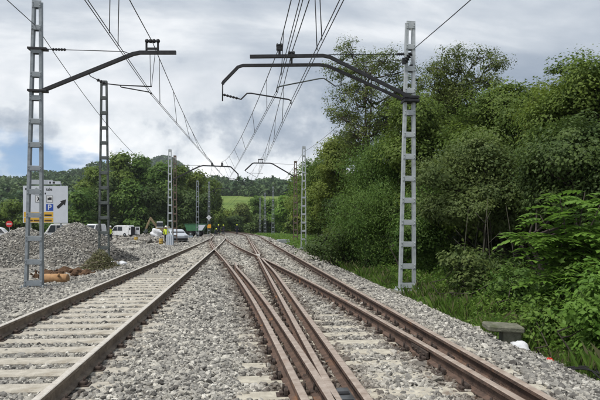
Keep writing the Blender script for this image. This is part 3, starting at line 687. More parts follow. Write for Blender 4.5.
droppers(rA, pA, pC, [4, 9.5, 14.4, 19, 24, 30, 36, 42, 48, 54, 64, 74, 84])
droppers(rB, pB, pD, [6, 10.6, 11.2, 20, 26, 33, 40, 47, 54, 60, 70, 80, 90])
# line wires on the mast sides
g1 = PD(36, 26, z1); g2 = PD(170, 171, z3)
wire('feeder_wire', 'single slack wire slanting down from the near left mast', [sag_line((g1.x - 0.2, -22, g1.z + 0.2), g1, 0.25), sag_line(g1, g2, 1.25, 20), sag_line(g2, (-6.2 + float(bend(120)), 120, 5.6), 0.4)], 0.011)
g3 = PD(416, 47, z2)
wire('feeder_wire', 'single wire leaving the forest mast towards the upper right', [sag_line((g3.x + 0.15, -22, g3.z + 0.1), g3, 0.5), sag_line(g3, PD(303.5, 152, 47.5), 0.3), sag_line(PD(303.5, 152, 47.5), PD(273, 190, 103), 0.5)], 0.011)

# ------------------------------------------------------------------ gravel heaps, hole, log and clutter on the left
def heap(label, cx, cy, rx, ry, h, z0, seed, dens=230, size=0.07, rot=0.0, shade=0.54):
    r = np.random.default_rng(seed); ph = r.uniform(0, 6.28, 6)
    def hz(x, y):
        a = np.arctan2(y, x); q = np.hypot(x / rx, y / ry) / (1 + 0.08 * np.sin(3 * a + ph[0]) + 0.06 * np.sin(5 * a + ph[1]))
        z = np.clip(1 - q, 0, 1); z = np.where(z > 0.7, 0.7 + (z - 0.7) * 0.6 - 0.35 * (z - 0.7) ** 2, z) / 0.85
        return h * (z + 0.03 * np.sin(x * 2.3 + ph[2]) * np.sin(y * 2.1 + ph[3]) * (z > 0.05)) - 0.04
    root = tag(empty('gravel_heap', (cx, cy, z0), rot), label, 'gravel heap', 'gravel heaps left of the tracks')
    g = np.linspace(-1.2, 1.2, 44); XX, YY = np.meshgrid(g * rx, g * ry); V = np.stack([XX, YY, hz(XX, YY)], -1).reshape(-1, 3)
    i, j = np.meshgrid(np.arange(43), np.arange(43)); a = (j * 44 + i).ravel()
    link('mound', np_mesh('mound', V, np.stack([a, a + 1, a + 45, a + 44], 1), M['heap']), root)
    n = int(4 * rx * ry * dens); x = r.uniform(-1.15, 1.15, n) * rx; y = r.uniform(-1.15, 1.15, n) * ry; z = hz(x, y); k = z > -0.035
    s = size * np.exp(r.normal(0, 0.3, n))
    stones('stones', np.stack([x, y, z + 0.01], 1)[k], s[k], r.normal(shade, 0.2, n)[k], root)
def at(px, zc): return XZ(px, zc)
x, y = at(24, 29); heap('wide left gravel heap behind the nearest left mast', x, y, 3.1, 2.8, 1.72, -0.38, 3)
x, y = at(78, 33); heap('pointed gravel heap right of the big road sign', x, y, 2.8, 2.4, 2.02, -0.38, 5)
x, y = at(56, 26); heap('low gravel heap in front of the two tall heaps', x, y, 1.7, 1.5, 0.85, -0.38, 9)
x, y = at(114, 28); heap('long dark low gravel ridge by the brush pile', x, y, 1.5, 1.2, 0.72, -0.38, 12, shade=0.3)
x, y = at(-22, 26); heap('gravel heap at the left picture edge', x, y, 2.4, 2.0, 1.35, -0.38, 15)

def yard_rubble():
    r = np.random.default_rng(41); n = 9000; Y = r.uniform(36, 112, n); X = -7.6 - np.abs(r.normal(0, 7, n)); 
    pat = np.sin(X * 0.55 + 1) * np.sin(Y * 0.23) + 0.6 * np.sin(X * 1.3 - Y * 0.4); k = pat > r.uniform(-0.6, 0.9, n); X, Y, pat = X[k], Y[k], pat[k]
    S_ = 0.16 * np.exp(r.normal(0, 0.4, len(X))); Z = terrain(X, Y) + S_ * 0.1 + np.clip(pat - 0.7, 0, 1) * 0.5
    o = stones('yard_rubble', np.stack([X, Y, Z], 1), S_, r.normal(0.5, 0.22, len(X)), None, r.uniform(0, 0.45, len(X)) * (np.sin(X * 0.8) > 0.3)); tag(o, 'scattered stones and rubble over the work yard', 'rubble')
yard_rubble()

# brown hollow with a soil bank
hx, hy = at(66, 20.6)
def hollow():
    root = tag(empty('soil_hollow', (hx, hy, -0.36)), 'brown soil hollow dug into the gravel behind the tan log', 'hole'); n = 30
    V = []; r = np.random.default_rng(2)
    for j in range(n):
        for i in range(n):
            a, b = i / (n - 1) * 2 - 1, j / (n - 1) * 2 - 1; q = math.hypot(a, b)
            an = math.atan2(b, a); z = 0.03 + 0.30 * math.exp(-((q - 0.7) / 0.18) ** 2) * (0.35 + 0.65 * (b > 0)) * (0.6 + 0.4 * math.sin(an * 5 + 1) * math.sin(an * 2)) + 0.07 * math.sin(a * 9) * math.sin(b * 8) * (1 - q) + r.uniform(-0.03, 0.03)
            if q > 0.97: z = -0.08
            V.append((a * 0.95, b * 1.2, z))
    fs = [(j * n + i, j * n + i + 1, (j + 1) * n + i + 1, (j + 1) * n + i) for j in range(n - 1) for i in range(n - 1)]
    mb = MB(); mb.add(V, fs); mb.build('soil_bank', M['soil'], root)
    mb = MB()
    for k in range(60):
        a = r.uniform(0, 6.28); q = r.uniform(0.35, 1.15); s = r.uniform(0.03, 0.13)
        mb.box((q * 0.95 * math.cos(a), q * 1.2 * math.sin(a), 0.04 + r.uniform(0, 0.14)), (s * 1.6, s, s * 0.8), (r.uniform(0, 3), r.uniform(0, 3), r.uniform(0, 3)), bev=s * 0.15)
    mb.build('clods', M['soil'], root)
hollow()
def timber_log():
    p = PD(56.5, 279.5, 17.9); root = tag(empty('log', (p.x, p.y, -0.34), -0.12), 'short tan round log lying beside the nearest left mast', 'log')
    r = 0.145; mb = MB(); prof = [(0.02, -0.36), (r * 0.96, -0.36), (r, -0.34), (r * 1.02, 0), (r * 0.98, 0.33), (r * 0.94, 0.35), (0.02, 0.35)]
    mb.lathe(prof, (0, 0, r), 'X', 14); o = mb.build('trunk_piece', M['timber'], root)
    mb = MB(); mb.tube([(0.1, -0.1, r + 0.08), (0.16, -0.2, r + 0.15)], [0.035, 0.03], 7); mb.build('branch_stub', M['timber'], o)
timber_log()

LM = {
 'olive': leaf_mat('olive leaves', (0.07, 0.118, 0.02), (0.17, 0.235, 0.038), 0.42),
 'mid': leaf_mat('mid green leaves', (0.055, 0.12, 0.022), (0.145, 0.23, 0.042), 0.42),
 'grey': leaf_mat('grey green leaves', (0.062, 0.10, 0.028), (0.16, 0.205, 0.056), 0.4),
 'dark': leaf_mat('dark leaves', (0.038, 0.072, 0.018), (0.105, 0.155, 0.036), 0.38),
 'bright': leaf_mat('bright leaves', (0.085, 0.18, 0.022), (0.19, 0.32, 0.055), 0.45),
 'yellow': leaf_mat('yellow green leaves', (0.09, 0.135, 0.018), (0.20, 0.245, 0.038), 0.42),
 'sparse': leaf_mat('brownish green leaves', (0.065, 0.095, 0.022), (0.16, 0.195, 0.046), 0.4),
 'far': leaf_mat('far wood', (0.042, 0.085, 0.032), (0.10, 0.15, 0.048), 0.25),
 'weed': leaf_mat('weed leaves', (0.065, 0.14, 0.02), (0.18, 0.28, 0.05), 0.45),
 'dead': leaf_mat('dry brush', (0.09, 0.085, 0.045), (0.17, 0.175, 0.075), 0.2),
}

# ------------------------------------------------------------------ trees
def tree(name, label, pos, height, lobes, leafmat, nleaf, leaf, trunk_r=0.14, cat='tree', group=None, clump=0.55, nclump=26, droop=0.0, seed=0, show=1.0, stems=1, trunk_top=0.75, aspect=0.55, spread=1.0):
    """lobes: (dx, dy, z, rx, ry, rz); leaves gather in clumps on the ends of twigs spread through the lobes"""
    r = np.random.default_rng(seed + 100); root = tag(empty(name, pos), label, cat, group)
    wood = MB(); zt = min(l[2] for l in lobes)
    forks = []
    for s in range(stems):
        off = Vector((r.normal(0, 0.25), r.normal(0, 0.25), 0)) * (0 if stems == 1 else 1.6); lean = Vector((r.normal(0, 0.05), r.normal(0, 0.05), 0))
        if stems >= 3: trunk_top = min(trunk_top, 0.34)
        lean = lean * spread
        top = height * trunk_top; k = 6; pts = []
        for i in range(k + 1):
            t = i / k; pts.append(off * (1 + t) + lean * top * t + Vector((r.normal(0, 0.04), r.normal(0, 0.04), 0)) * top * 0.15 + Vector((0, 0, -0.1 + (top + 0.1) * t)))
        wood.tube(pts, [trunk_r * (1.25 if i == 0 else 1 - 0.75 * i / k) for i in range(k + 1)], 7); forks.append(pts)
    P, T, O = [], [], []
    vol = np.array([l[3] * l[4] * l[5] for l in lobes]) ** 0.67; share = vol / vol.sum()
    for li, (dx, dy, z, rx, ry, rz) in enumerate(lobes):
        c = Vector((dx, dy, z)); tp = forks[li % len(forks)]
        b = min(tp, key=lambda p: abs(p.z - (z - rz * 0.7 - 0.35 * math.hypot(dx, dy)))); mid = b.lerp(c, 0.55) + Vector((0, 0, -0.12 * rz)); sag_ = Vector((r.normal(0, .05), r.normal(0, .05), 0)) * (c - b).length
        wood.tube([b, b.lerp(mid, 0.5) + sag_ + Vector((0, 0, -0.06 * (c - b).length)), mid, mid.lerp(c, 0.5) - sag_ * 0.7, c], [trunk_r * 0.5, trunk_r * 0.4, trunk_r * 0.3, trunk_r * 0.22, trunk_r * 0.14], 5)
        nc = max(6, int(nclump * len(lobes) * share[li]))
        per = max(4, int(nleaf * share[li] / nc))
        for k in range(nc):
            v = r.normal(size=3); v /= np.linalg.norm(v); q = r.uniform(0.45, 1.0) ** 0.6
            if v[2] < -0.3: v[2] *= 0.6
            e = np.array([dx + v[0] * rx * q, dy + v[1] * ry * q, z + v[2] * rz * q])
            st = mid.lerp(c, r.uniform(0, 1)); ev = Vector(e)
            wood.tube([st, st.lerp(ev, 0.55) + Vector((r.normal(0, .08), r.normal(0, .08), r.normal(0, .08))) * rx * 0.5, ev], [trunk_r * 0.16, trunk_r * 0.10, trunk_r * 0.04], 4, cap=False)
            m_ = int(per * r.uniform(0.5, 1.5)); cs = clump * r.uniform(0.4, 1.35)
            bd = r.normal(size=(m_, 3)); bd /= np.linalg.norm(bd, axis=1)[:, None]; rad = r.uniform(0.15, 1, m_) ** 0.5 * 1.4 * np.where(r.uniform(size=m_) < 0.14, r.uniform(1.0, 1.3, m_), 1.0); ax_ = r.normal(size=3); ax_ /= np.linalg.norm(ax_); pts = e + bd * rad[:, None] * np.array([cs, cs, cs * r.uniform(0.45, 0.8)]); pts = pts + np.outer((pts - e) @ ax_, ax_ * 0.55)
            ov = (pts - e) / cs * 0.55 + v * 0.75; O.append(ov)
            if droop: pts[:, 2] -= np.abs(r.normal(0, droop * cs, m_))
            P.append(pts); T.append(np.clip(r.normal(0.45, 0.2) + r.normal(0, 0.07, m_), 0, 1))
    P = np.concatenate(P); T = np.concatenate(T); O = np.concatenate(O); ok = P[:, 2] > 0.05; P, T, O = P[ok], T[ok], O[ok]
    wood.build('trunk', M['bark'], root)
    link('crown', np_mesh('crown', *leaf_quads(P, leaf, None, droop, aspect, 0.7, O)[:2], leafmat, T), root)
    return root
def lobes_of(r, w, h0, h1, n, depth=None):
    """uneven crown between heights h0 and h1 and half-width w"""
    out = []; depth = depth or w
    for k in range(n):
        t = (k + 0.5) / n; z = h0 + (h1 - h0) * t; ww = w * math.sin(math.pi * min(0.95, 0.22 + 0.72 * t)) ** 0.8
        a = r.uniform(0, 6.28) if k else 0; q = r.uniform(0.3, 0.85)
        s = r.uniform(0.28, 0.62); out.append((math.cos(a) * ww * q, math.sin(a) * depth * q * 0.9, z, ww * s + 0.25, depth * s + 0.2, (h1 - h0) / n * 0.62 + 0.32))
    z = h1 - (h1 - h0) * 0.12; out.append((0, 0, z, w * 0.4, depth * 0.4, (h1 - h0) * 0.13)); return out
def plant_tree(kind, label, px, top_y, zc, wpx, low, lm, nleaf, leaf, n=9, seed=0, group=None, cat='tree', **k):
    x, y = XZ(px, zc); z0 = float(terrain(x, y)); H = CAMH + (HOR - top_y) / F * zc - z0; w = wpx / F * zc / 2
    r = random.Random(seed * 13 + 5)
    return tree(kind, label, (x, y, z0), H, lobes_of(r, w, low * H, H * 0.97, n), LM[lm], nleaf, leaf, cat=cat, group=group, seed=seed, **k)

G = 'trees of the forest beside the right track'
def airy_tree(label, px, top_y, zc, wpx, low_y, seed, n=15, nleaf=6500):
    x, y = XZ(px, zc); z0 = float(terrain(x, y)); r = random.Random(seed); k = zc / F; H = CAMH + (HOR - top_y) * k - z0; w = wpx * k / 2; zl = CAMH + (HOR - low_y) * k - z0; lob = []
    for i in range(n):
        t = (i + 0.5) / n; z = zl + (H - zl) * t; ww = w * (0.45 + 0.55 * math.sin(math.pi * min(1, 0.05 + t * 0.72))); a = i * 2.4 + r.uniform(-.4, .4)
        q = r.uniform(0.45, 1.0) * (1 if t < 0.85 else 0.7); lob.append((math.cos(a) * ww * q, math.sin(a) * ww * q * 0.8, z - 0.15, ww * 0.42, ww * 0.42, (H - zl) * 0.085 + 0.15))
    return tree('airy_tree', label, (x, y, z0), H, lob, LM['sparse'], nleaf, 0.085, trunk_r=0.10, group=G, clump=0.27, nclump=17, seed=seed, trunk_top=0.86, stems=2, spread=1.5)
airy_tree('tall airy tree with dark branches against the sky, left of the forest mast', 371, 48, 30, 100, 175, 1, 26, 27000)
airy_tree('airy open tree with branches against sky, right of the forest mast', 458, 50, 28, 80, 125, 2, 22, 19000)
plant_tree('willow_tree', 'soft drooping green willow left of the forest mast', 366, 146, 25, 104, 0.12, 'mid', 71630, 0.082, 11, 3, G, droop=0.9, clump=0.49, nclump=20, aspect=0.35, trunk_r=0.1)
plant_tree('roadside_tree', 'olive tree with a thin bare branch beside the light grey far mast', 338, 138, 40, 42, 0.15, 'yellow', 38570, 0.109, 10, 4, G, clump=0.45, nclump=14, aspect=0.72, trunk_r=0.1)
plant_tree('roadside_tree', 'small dark tree behind the far forest corner mast', 318, 166, 54, 30, 0.1, 'olive', 24795, 0.136, 8, 5, G, clump=0.54, nclump=14, aspect=0.72)
plant_tree('roadside_tree', 'leafy green tree just behind the forest mast', 420, 100, 25, 90, 0.25, 'olive', 49590, 0.092, 10, 6, G, clump=0.45, nclump=16, aspect=0.72)
plant_tree('roadside_tree', 'broad yellow-green tree in the middle of the right forest', 505, 84, 22, 96, 0.3, 'olive', 55100, 0.087, 12, 7, G, clump=0.43, nclump=16, aspect=0.72)
plant_tree('roadside_tree', 'yellowish tree between the middle forest tree and the picture edge', 545, 92, 19, 82, 0.3, 'yellow', 46835, 0.076, 10, 8, G, clump=0.39, nclump=16, aspect=0.72)
plant_tree('roadside_tree', 'tall tree with loose top sprays at the right picture edge', 592, 62, 16.5, 96, 0.35, 'olive', 44080, 0.071, 12, 9, G, clump=0.35, nclump=14, aspect=0.72)
plant_tree('bushy_tree', 'rounded grey-green bushy tree above the weeds, right of the forest mast', 478, 146, 18.5, 124, 0.46, 'grey', 71630, 0.068, 12, 10, G, clump=0.39, nclump=20, stems=4, trunk_top=0.4, aspect=0.72, trunk_r=0.07)
plant_tree('bushy_tree', 'dark blue-green bushy tree at the right picture edge', 582, 128, 14, 118, 0.40, 'dark', 66120, 0.065, 12, 11, G, clump=0.37, nclump=19, stems=4, trunk_top=0.4, aspect=0.72, trunk_r=0.06)
plant_tree('bushy_tree', 'dark shady bush left behind the foot of the forest mast', 350, 205, 27, 62, 0.05, 'dark', 33060, 0.076, 8, 12, G, clump=0.39, nclump=16, stems=3, aspect=0.72, trunk_r=0.05)
plant_tree('bushy_tree', 'mid green bush right behind the foot of the forest mast', 424, 190, 21, 60, 0.08, 'mid', 33060, 0.071, 8, 13, G, clump=0.37, nclump=16, stems=3, aspect=0.72, trunk_r=0.05)
r = random.Random(3)
back = [(400, 92, 38), (440, 84, 36), (485, 96, 32), (530, 88, 30), (575, 84, 27), (625, 80, 22), (345, 130, 55), (312, 160, 75), (325, 150, 66), (650, 70, 16), (470, 140, 26), (560, 130, 21), (620, 120, 17), (520, 150, 23), (455, 170, 30), (490, 172, 28), (535, 168, 25), (505, 150, 40), (430, 160, 33)]
for i, (px, ty, zc) in enumerate(back):
    plant_tree('forest_tree', 'shadowed tree standing deep inside the right-hand forest', px, ty, zc, 66 if zc > 24 else 100, 0.22 if i < 14 else 0.04, ('dark', 'olive', 'mid')[i % 3], 8000, 0.22, 8, 30 + i, 'trees deep inside the right-hand forest', clump=0.6, nclump=22, stems=2, trunk_r=0.1)

# left tree line
G2 = 'trees of the line behind the work yard'
for i, (px, ty, zc, w, lm, lb) in enumerate((
    (95, 168, 128, 34, 'olive', 'round tree at the left end of the tree line, left of the dark mast'),
    (120, 151, 126, 40, 'olive', 'tallest tree of the left tree line, right of the dark mast'),
    (141, 155, 130, 36, 'mid', 'full green tree between the dark mast and the cabinet mast'),
    (160, 161, 127, 30, 'mid', 'tree directly left behind the pale cabinet mast'),
    (180, 166, 132, 32, 'olive', 'tree directly right behind the pale cabinet mast'),
    (198, 172, 138, 30, 'yellow', 'yellow-green tree behind the mast above the green trailer'),
    (214, 180, 150, 26, 'olive', 'last tree of the left tree line, beside the bright field'))):
    plant_tree('broadleaf_tree', lb, px, ty, zc, w, 0.10, lm, 11000, 0.55, 10, 60 + i, G2, clump=1.0, nclump=26, trunk_r=0.25)
for i, (px, ty, zc, w, lb) in enumerate(((108, 178, 118, 30, 'low tree under the tallest tree of the left line'), (132, 182, 116, 30, 'low bushy tree behind the white van'), (152, 186, 117, 26, 'low tree behind the excavator'), (188, 192, 122, 26, 'low tree behind the green trailer'), (80, 190, 110, 34, 'low tree right of the big road sign'), (206, 196, 126, 20, 'narrow low tree behind the diamond sign mast'), (172, 190, 121, 24, 'low dark tree behind the cabinet mast foot'))):
    plant_tree('broadleaf_tree', lb, px, ty, zc, w, 0.04, ('dark', 'mid', 'dark')[i % 3], 8000, 0.5, 8, 80 + i, G2, clump=0.95, nclump=24, trunk_r=0.2)
for i, (px, ty, zc, w, lm, lb) in enumerate(((12, 203, 105, 40, 'olive', 'hedge bush left behind the big road sign'), (52, 201, 108, 44, 'mid', 'hedge bush directly behind the big road sign'), (-25, 200, 104, 44, 'mid', 'hedge bush at the left picture edge'))):
    plant_tree('hedge_bush', lb, px, ty, zc, w, 0.03, lm, 7000, 0.45, 7, 95 + i, 'hedge bushes behind the road sign', 'bush', clump=0.8, nclump=22, trunk_r=0.12, stems=3)
# bushes closing the view down the line
G3 = 'bushes where the tracks disappear'
for i, (px, ty, zc, w, lm, lb) in enumerate(((224, 212, 165, 26, 'yellow', 'low yellowish bush below the bright field, behind the workers'), (243, 205, 168, 22, 'sparse', 'brownish bush at the right corner of the bright field'), (255, 197, 172, 26, 'mid', 'green bush behind the shortest distant mast'),
    (270, 200, 150, 24, 'mid', 'green bush behind the tallest of the three distant masts'), (284, 196, 132, 26, 'bright', 'bright green tree left of the rusty mast'), (298, 188, 112, 26, 'olive', 'tree behind the rusty mast'), (306, 178, 92, 24, 'yellow', 'yellow-green tree at the far end of the right forest'), (234, 218, 158, 30, 'dark', 'dark low bush behind the right-hand worker'), (262, 216, 150, 30, 'dark', 'dark low bush at the end of the rails'), (212, 214, 160, 20, 'olive', 'low bush left of the bright field'))):
    plant_tree('track_end_bush', lb, px, ty, zc, w, 0.03, lm, 6500, 0.5, 8, 110 + i, G3, 'bush', clump=0.9, nclump=22, trunk_r=0.12, stems=2)

# woods on the hills: one far mass
def far_wood():
    P, T = [], []; r = np.random.default_rng(77)
    def add(x, y, z, R, n):
        c = np.array([x, y, z]); v = r.normal(size=(n, 3)); v /= np.linalg.norm(v, axis=1)[:, None]; v[:, 2] = np.abs(v[:, 2]) * 1.25 - 0.25
        P.append(c + v * R * r.uniform(0.75, 1.08, n)[:, None]); T.append(np.clip(r.normal(0.42, 0.2) + r.normal(0, 0.16, n), 0, 1))
    for k in range(1900):
        zc = r.uniform(385, 700); px = r.uniform(-90, 330); x, y = XZ(px, zc); z = float(terrain(x, y))
        if 268 < px < 300 and 560 < zc < 625: continue
        add(x, y, z + 4.0, r.uniform(3.5, 7.5) * (1 + 0.6 * math.sin(px * 0.11) * math.sin(zc * 0.02)), 120)
    for k in range(150):                                  # hedgerow above the bright field and the slope on the left
        px = r.uniform(-40, 215); zc = r.uniform(190, 385)
        x, y = XZ(px, zc); add(x, y, float(terrain(x, y)) + 2.2, r.uniform(2.5, 5), 130)
    for k in range(60):
        px = r.uniform(205, 312); zc = r.uniform(345, 395); x, y = XZ(px, zc); add(x, y, float(terrain(x, y)) + 1.2, r.uniform(1.5, 5.5), 130)
    P = np.concatenate(P); T = np.concatenate(T)
    V, Fq, _ = leaf_quads(P, 2.3, None, 0, 0.8, 0.4)
    tag(link('hillside_wood', np_mesh('hillside_wood', V, Fq, LM['far'], T)), 'dark green woods covering the hills behind the yard', 'woods', kind='stuff')
far_wood()
def mountain():
    cx, cy = XZ(164, 1250); n = 50; V = []
    for j in range(n):
        for i in range(n):
            a, b = (i / (n - 1) * 2 - 1) * 260, (j / (n - 1) * 2 - 1) * 260; q = math.hypot(a, b * 0.8)
            V.append((cx + a, cy + b, 60 + 80 * math.exp(-(q / 85) ** 2.0) - 60 * (q / 260) ** 2 + 2.0 * math.sin(a * 0.11) * math.sin(b * 0.09)))
    mb = MB(); mb.add(V, [(j * n + i, j * n + i + 1, (j + 1) * n + i + 1, (j + 1) * n + i) for j in range(n - 1) for i in range(n - 1)])
    o = mb.build('mountain', mat('far wooded slope', (0.06, 0.085, 0.05), 1, 0, 0.09, (0.03, 0.05, 0.032), 1.0, 0.12)); tag(o, kind='structure')
    r = np.random.default_rng(5); P, T = [], []
    for k in range(420):
        q = abs(r.normal(0, 75)); a = r.uniform(0, 6.28); x, y = q * math.cos(a), q * math.sin(a)
        z = 60 + 80 * math.exp(-(math.hypot(x, y * .8) / 85) ** 2.0) - 60 * (q / 260) ** 2
        v = r.normal(size=(40, 3)); v /= np.linalg.norm(v, axis=1)[:, None]; P.append(np.array([cx + x, cy + y, z + 3]) + v * r.uniform(4, 8)); T.append(np.clip(r.normal(0.4, 0.15) + r.normal(0, .12, 40), 0, 1))
    V, Fq, _ = leaf_quads(np.concatenate(P), 4.0, None, 0, 0.8, 0.4)
    tag(link('mountain_wood', np_mesh('mountain_wood', V, Fq, LM['far'], np.concatenate(T))), 'wood on the pointed far hill behind the tree line', 'woods', kind='stuff')
mountain()

# ------------------------------------------------------------------ weeds and undergrowth on the right bank
def weeds():
    r = np.random.default_rng(21); P, T, Sz = [], [], []
    n = 5200; Y = r.uniform(3.5, 30, n); X = r.uniform(4.25, 9.5, n)
    k = (X > 4.35 + 0.25 * np.sin(Y * 1.7) + 0.15 * np.sin(Y * 4.1)) & (r.uniform(size=n) < np.clip(1.15 - (X - 4.4) * 0.12, 0.3, 1)); X, Y = X[k], Y[k]
    Z = terrain(X, Y)
    for x, y, z in zip(X, Y, Z):
        h = np.clip((x - 4.1) * 0.30, 0.08, 0.65) * r.uniform(0.4, 1.3) * (0.75 + 0.45 * math.sin(x * 3.1 + 1) * math.sin(y * 1.9)); m = int(10 + h * 44)
        q = r.normal(size=(m, 3)) * np.array([0.12, 0.12, 0]); q[:, 2] = r.uniform(0.0, 1, m) ** 0.7 * h; P.append(np.array([x, y, z]) + q)
        T.append(np.clip(0.42 + 0.3 * math.sin(x * 2.3 + y * 0.7) * math.sin(y * 1.1) + r.normal(0, 0.16) + r.normal(0, .15, m), 0, 1))
    for k in range(1500):                                 # further down the line, coarser
        y = r.uniform(30, 125); x = float(bend(y)) + r.uniform(4.7, 9) ; z = float(terrain(x, y)); m = 16
        if r.uniform() < 0.45 and x < 6: continue
        q = r.normal(size=(m, 3)) * np.array([0.3, 0.3, 0]); q[:, 2] = r.uniform(0, 0.55, m); P.append(np.array([x, y, z]) + q); T.append(np.clip(r.normal(0.4, 0.2) + r.normal(0, .15, m), 0, 1))
    P = np.concatenate(P); T = np.concatenate(T)
    V, Fq, _ = leaf_quads(P, 0.075, None, 0, 0.55, 0.9)
    big = np.repeat(P[:, 1] > 30, 4); C4 = np.repeat(P, 4, 0); V = np.where(big[:, None], C4 + (V - C4) * 2.6, V)
    tag(link('bank_weeds', np_mesh('bank_weeds', V, Fq, LM['weed'], T)), 'low bright green weeds covering the bank along the forest', 'weeds', kind='stuff')
    n = 9000; Y = r.uniform(3.5, 26, n); X = 4.3 + np.abs(r.normal(0, 0.9, n)); Z = terrain(X, Y); h = r.uniform(0.15, 0.5, n) * (0.6 + 0.3 * np.sin(Y * 2.1)); a = r.uniform(0, 6.28, n)
    B = np.stack([X, Y, Z], 1); sd_ = np.stack([np.cos(a), np.sin(a), 0 * a], 1); ln = np.stack([np.cos(a + 1.3), np.sin(a + 1.3), 0 * a], 1) * (h * r.uniform(0.1, 0.7, n))[:, None]; up = np.array([0, 0, 1.0])
    V = np.stack([B - sd_ * 0.004, B + sd_ * 0.0025, B + ln * 0.4 + up * (h * 0.7)[:, None] + sd_ * 0.0025, B + ln + up * h[:, None]], 1).reshape(-1, 3)
    tag(link('bank_grass', np_mesh('bank_grass', V, np.arange(n * 4).reshape(n, 4), LM['weed'], np.clip(r.normal(0.45, 0.25, n), 0, 1))), 'thin grass blades standing among the weeds beside the ballast', 'grass', kind='stuff')
    k = r.uniform(size=n) < 0.3; V2 = V.reshape(n, 4, 3)[k] + np.array([0.07, 0.05, 0.0]); nk = int(k.sum())
    V2 = V2[:, :1] + (V2 - V2[:, :1]) * np.array([1.0, 1.0, 1.2])
    tag(link('dry_grass', np_mesh('dry_grass', V2.reshape(-1, 3), np.arange(nk * 4).reshape(nk, 4), LM['dead'], np.clip(r.normal(0.6, 0.3, nk), 0, 1))), 'dry straw-coloured stems among the green weeds beside the ballast', 'dry grass', kind='stuff')
weeds()
G4 = 'thin saplings under the forest edge'
r = random.Random(12)
for k in range(10):
    px = r.uniform(432, 560); zc = r.uniform(15.0, 19); x, y = XZ(px, zc); z = float(terrain(x, y)); h = r.uniform(1.8, 3.0)
    rt = tag(empty('sapling', (x, y, z)), 'thin bare sapling stem in the shade under the forest edge', 'sapling', G4)
    mb = MB(); lx, ly = r.uniform(-0.25, 0.25), r.uniform(-0.2, 0.2)
    mb.tube([(0, 0, -0.05), (lx * 0.3, ly * 0.3, h * 0.4), (lx * 0.8, ly * 0.8, h * 0.75), (lx * 1.2, ly * 1.2, h)], [0.014, 0.012, 0.009, 0.004], 5)
    for q in range(3):
        t = r.uniform(0.4, 0.9); a = r.uniform(0, 6.28); mb.tube([(lx * t, ly * t, h * t), (lx * t + math.cos(a) * 0.3, ly * t + math.sin(a) * 0.3, h * t + 0.3)], [0.008, 0.004], 4)
    mb.build('stem', mat('sapling bark', (0.07, 0.065, 0.05), 0.9) if k == 0 else bpy.data.materials['sapling bark'], rt)
def shrub(name, label, px, top_y, zc, wpx, lm, nleaf, leaf, seed, group, **k):
    return plant_tree(name, label, px, top_y, zc, wpx, 0.06, lm, nleaf, leaf, 6, seed, group, 'shrub', stems=3, trunk_r=0.025, clump=0.17, nclump=18, **k)
G5 = 'shrubs at the forest edge'
shrub('edge_shrub', 'pale green shrub in the weeds beside the forest mast', 467, 250, 15, 50, 'grey', 3500, 0.09, 140, G5)
shrub('edge_shrub', 'light green shrub in the weeds left of the big-leaved plant', 520, 272, 13, 46, 'mid', 3500, 0.08, 141, G5)
shrub('edge_shrub', 'dark shrub at the foot of the bushy trees', 495, 262, 16, 40, 'dark', 3000, 0.1, 142, G5)
shrub('edge_shrub', 'dense green shrub below the big-leaved plant', 575, 262, 10.3, 80, 'mid', 6000, 0.085, 143, G5)
shrub('edge_shrub', 'green shrub at the lower right picture edge', 606, 285, 8.2, 70, 'bright', 4500, 0.075, 144, G5)
shrub('edge_shrub', 'low shrub right behind the white bag and concrete post', 548, 312, 9.6, 50, 'weed', 3500, 0.07, 145, G5)

# big-leaved plant: every pinnate frond its own piece
def frond_mesh(L_, nl, seed):
    r = random.Random(seed); mb = MB(); pts = [(0, 0, 0)]
    def ax(t): return Vector((t * L_, 0, 0.16 * L_ * math.sin(t * 2.2) - 0.30 * L_ * t * t))
    mb.tube([ax(i / 6) for i in range(7)], [0.005 - 0.0035 * i / 6 for i in range(7)], 4)
    for i in range(nl):
        t = 0.16 + 0.84 * i / (nl - 1); p = ax(t); l = L_ * 0.33 * (1 - 0.5 * abs(t - 0.45)) * r.uniform(0.85, 1.15)
        for s in (-1, 1):
            d = Vector((0.55, s * 1.0, -0.22 + r.uniform(-0.12, 0.12))).normalized(); w = Vector((1, -s * 0.5, 0)).normalized() * l * 0.30
            mb.add([p, p + d * l * 0.4 + w, p + d * l + Vector((0, 0, -0.12 * l)), p + d * l * 0.4 - w], [(0, 1, 2, 3)])
    t = ax(1.0); mb.add([t, t + Vector((0.07, 0.03, -0.01)) * L_ * 3 * .5, t + Vector((0.22, 0, -0.08)) * L_, t + Vector((0.07, -0.03, -0.01)) * L_ * 3 * .5], [(0, 1, 2, 3)])
    me = mb.mesh('frond', LM['bright']); a = me.attributes.new('tint', 'FLOAT', 'FACE'); a.data.foreach_set('value', [min(1, max(0, r.gauss(0.5 + 0.12 * (seed % 3 - 1), 0.12))) for _ in me.polygons])
    return me
FR = [frond_mesh(0.40 + 0.06 * k, 6 + k % 2, k) for k in range(5)]
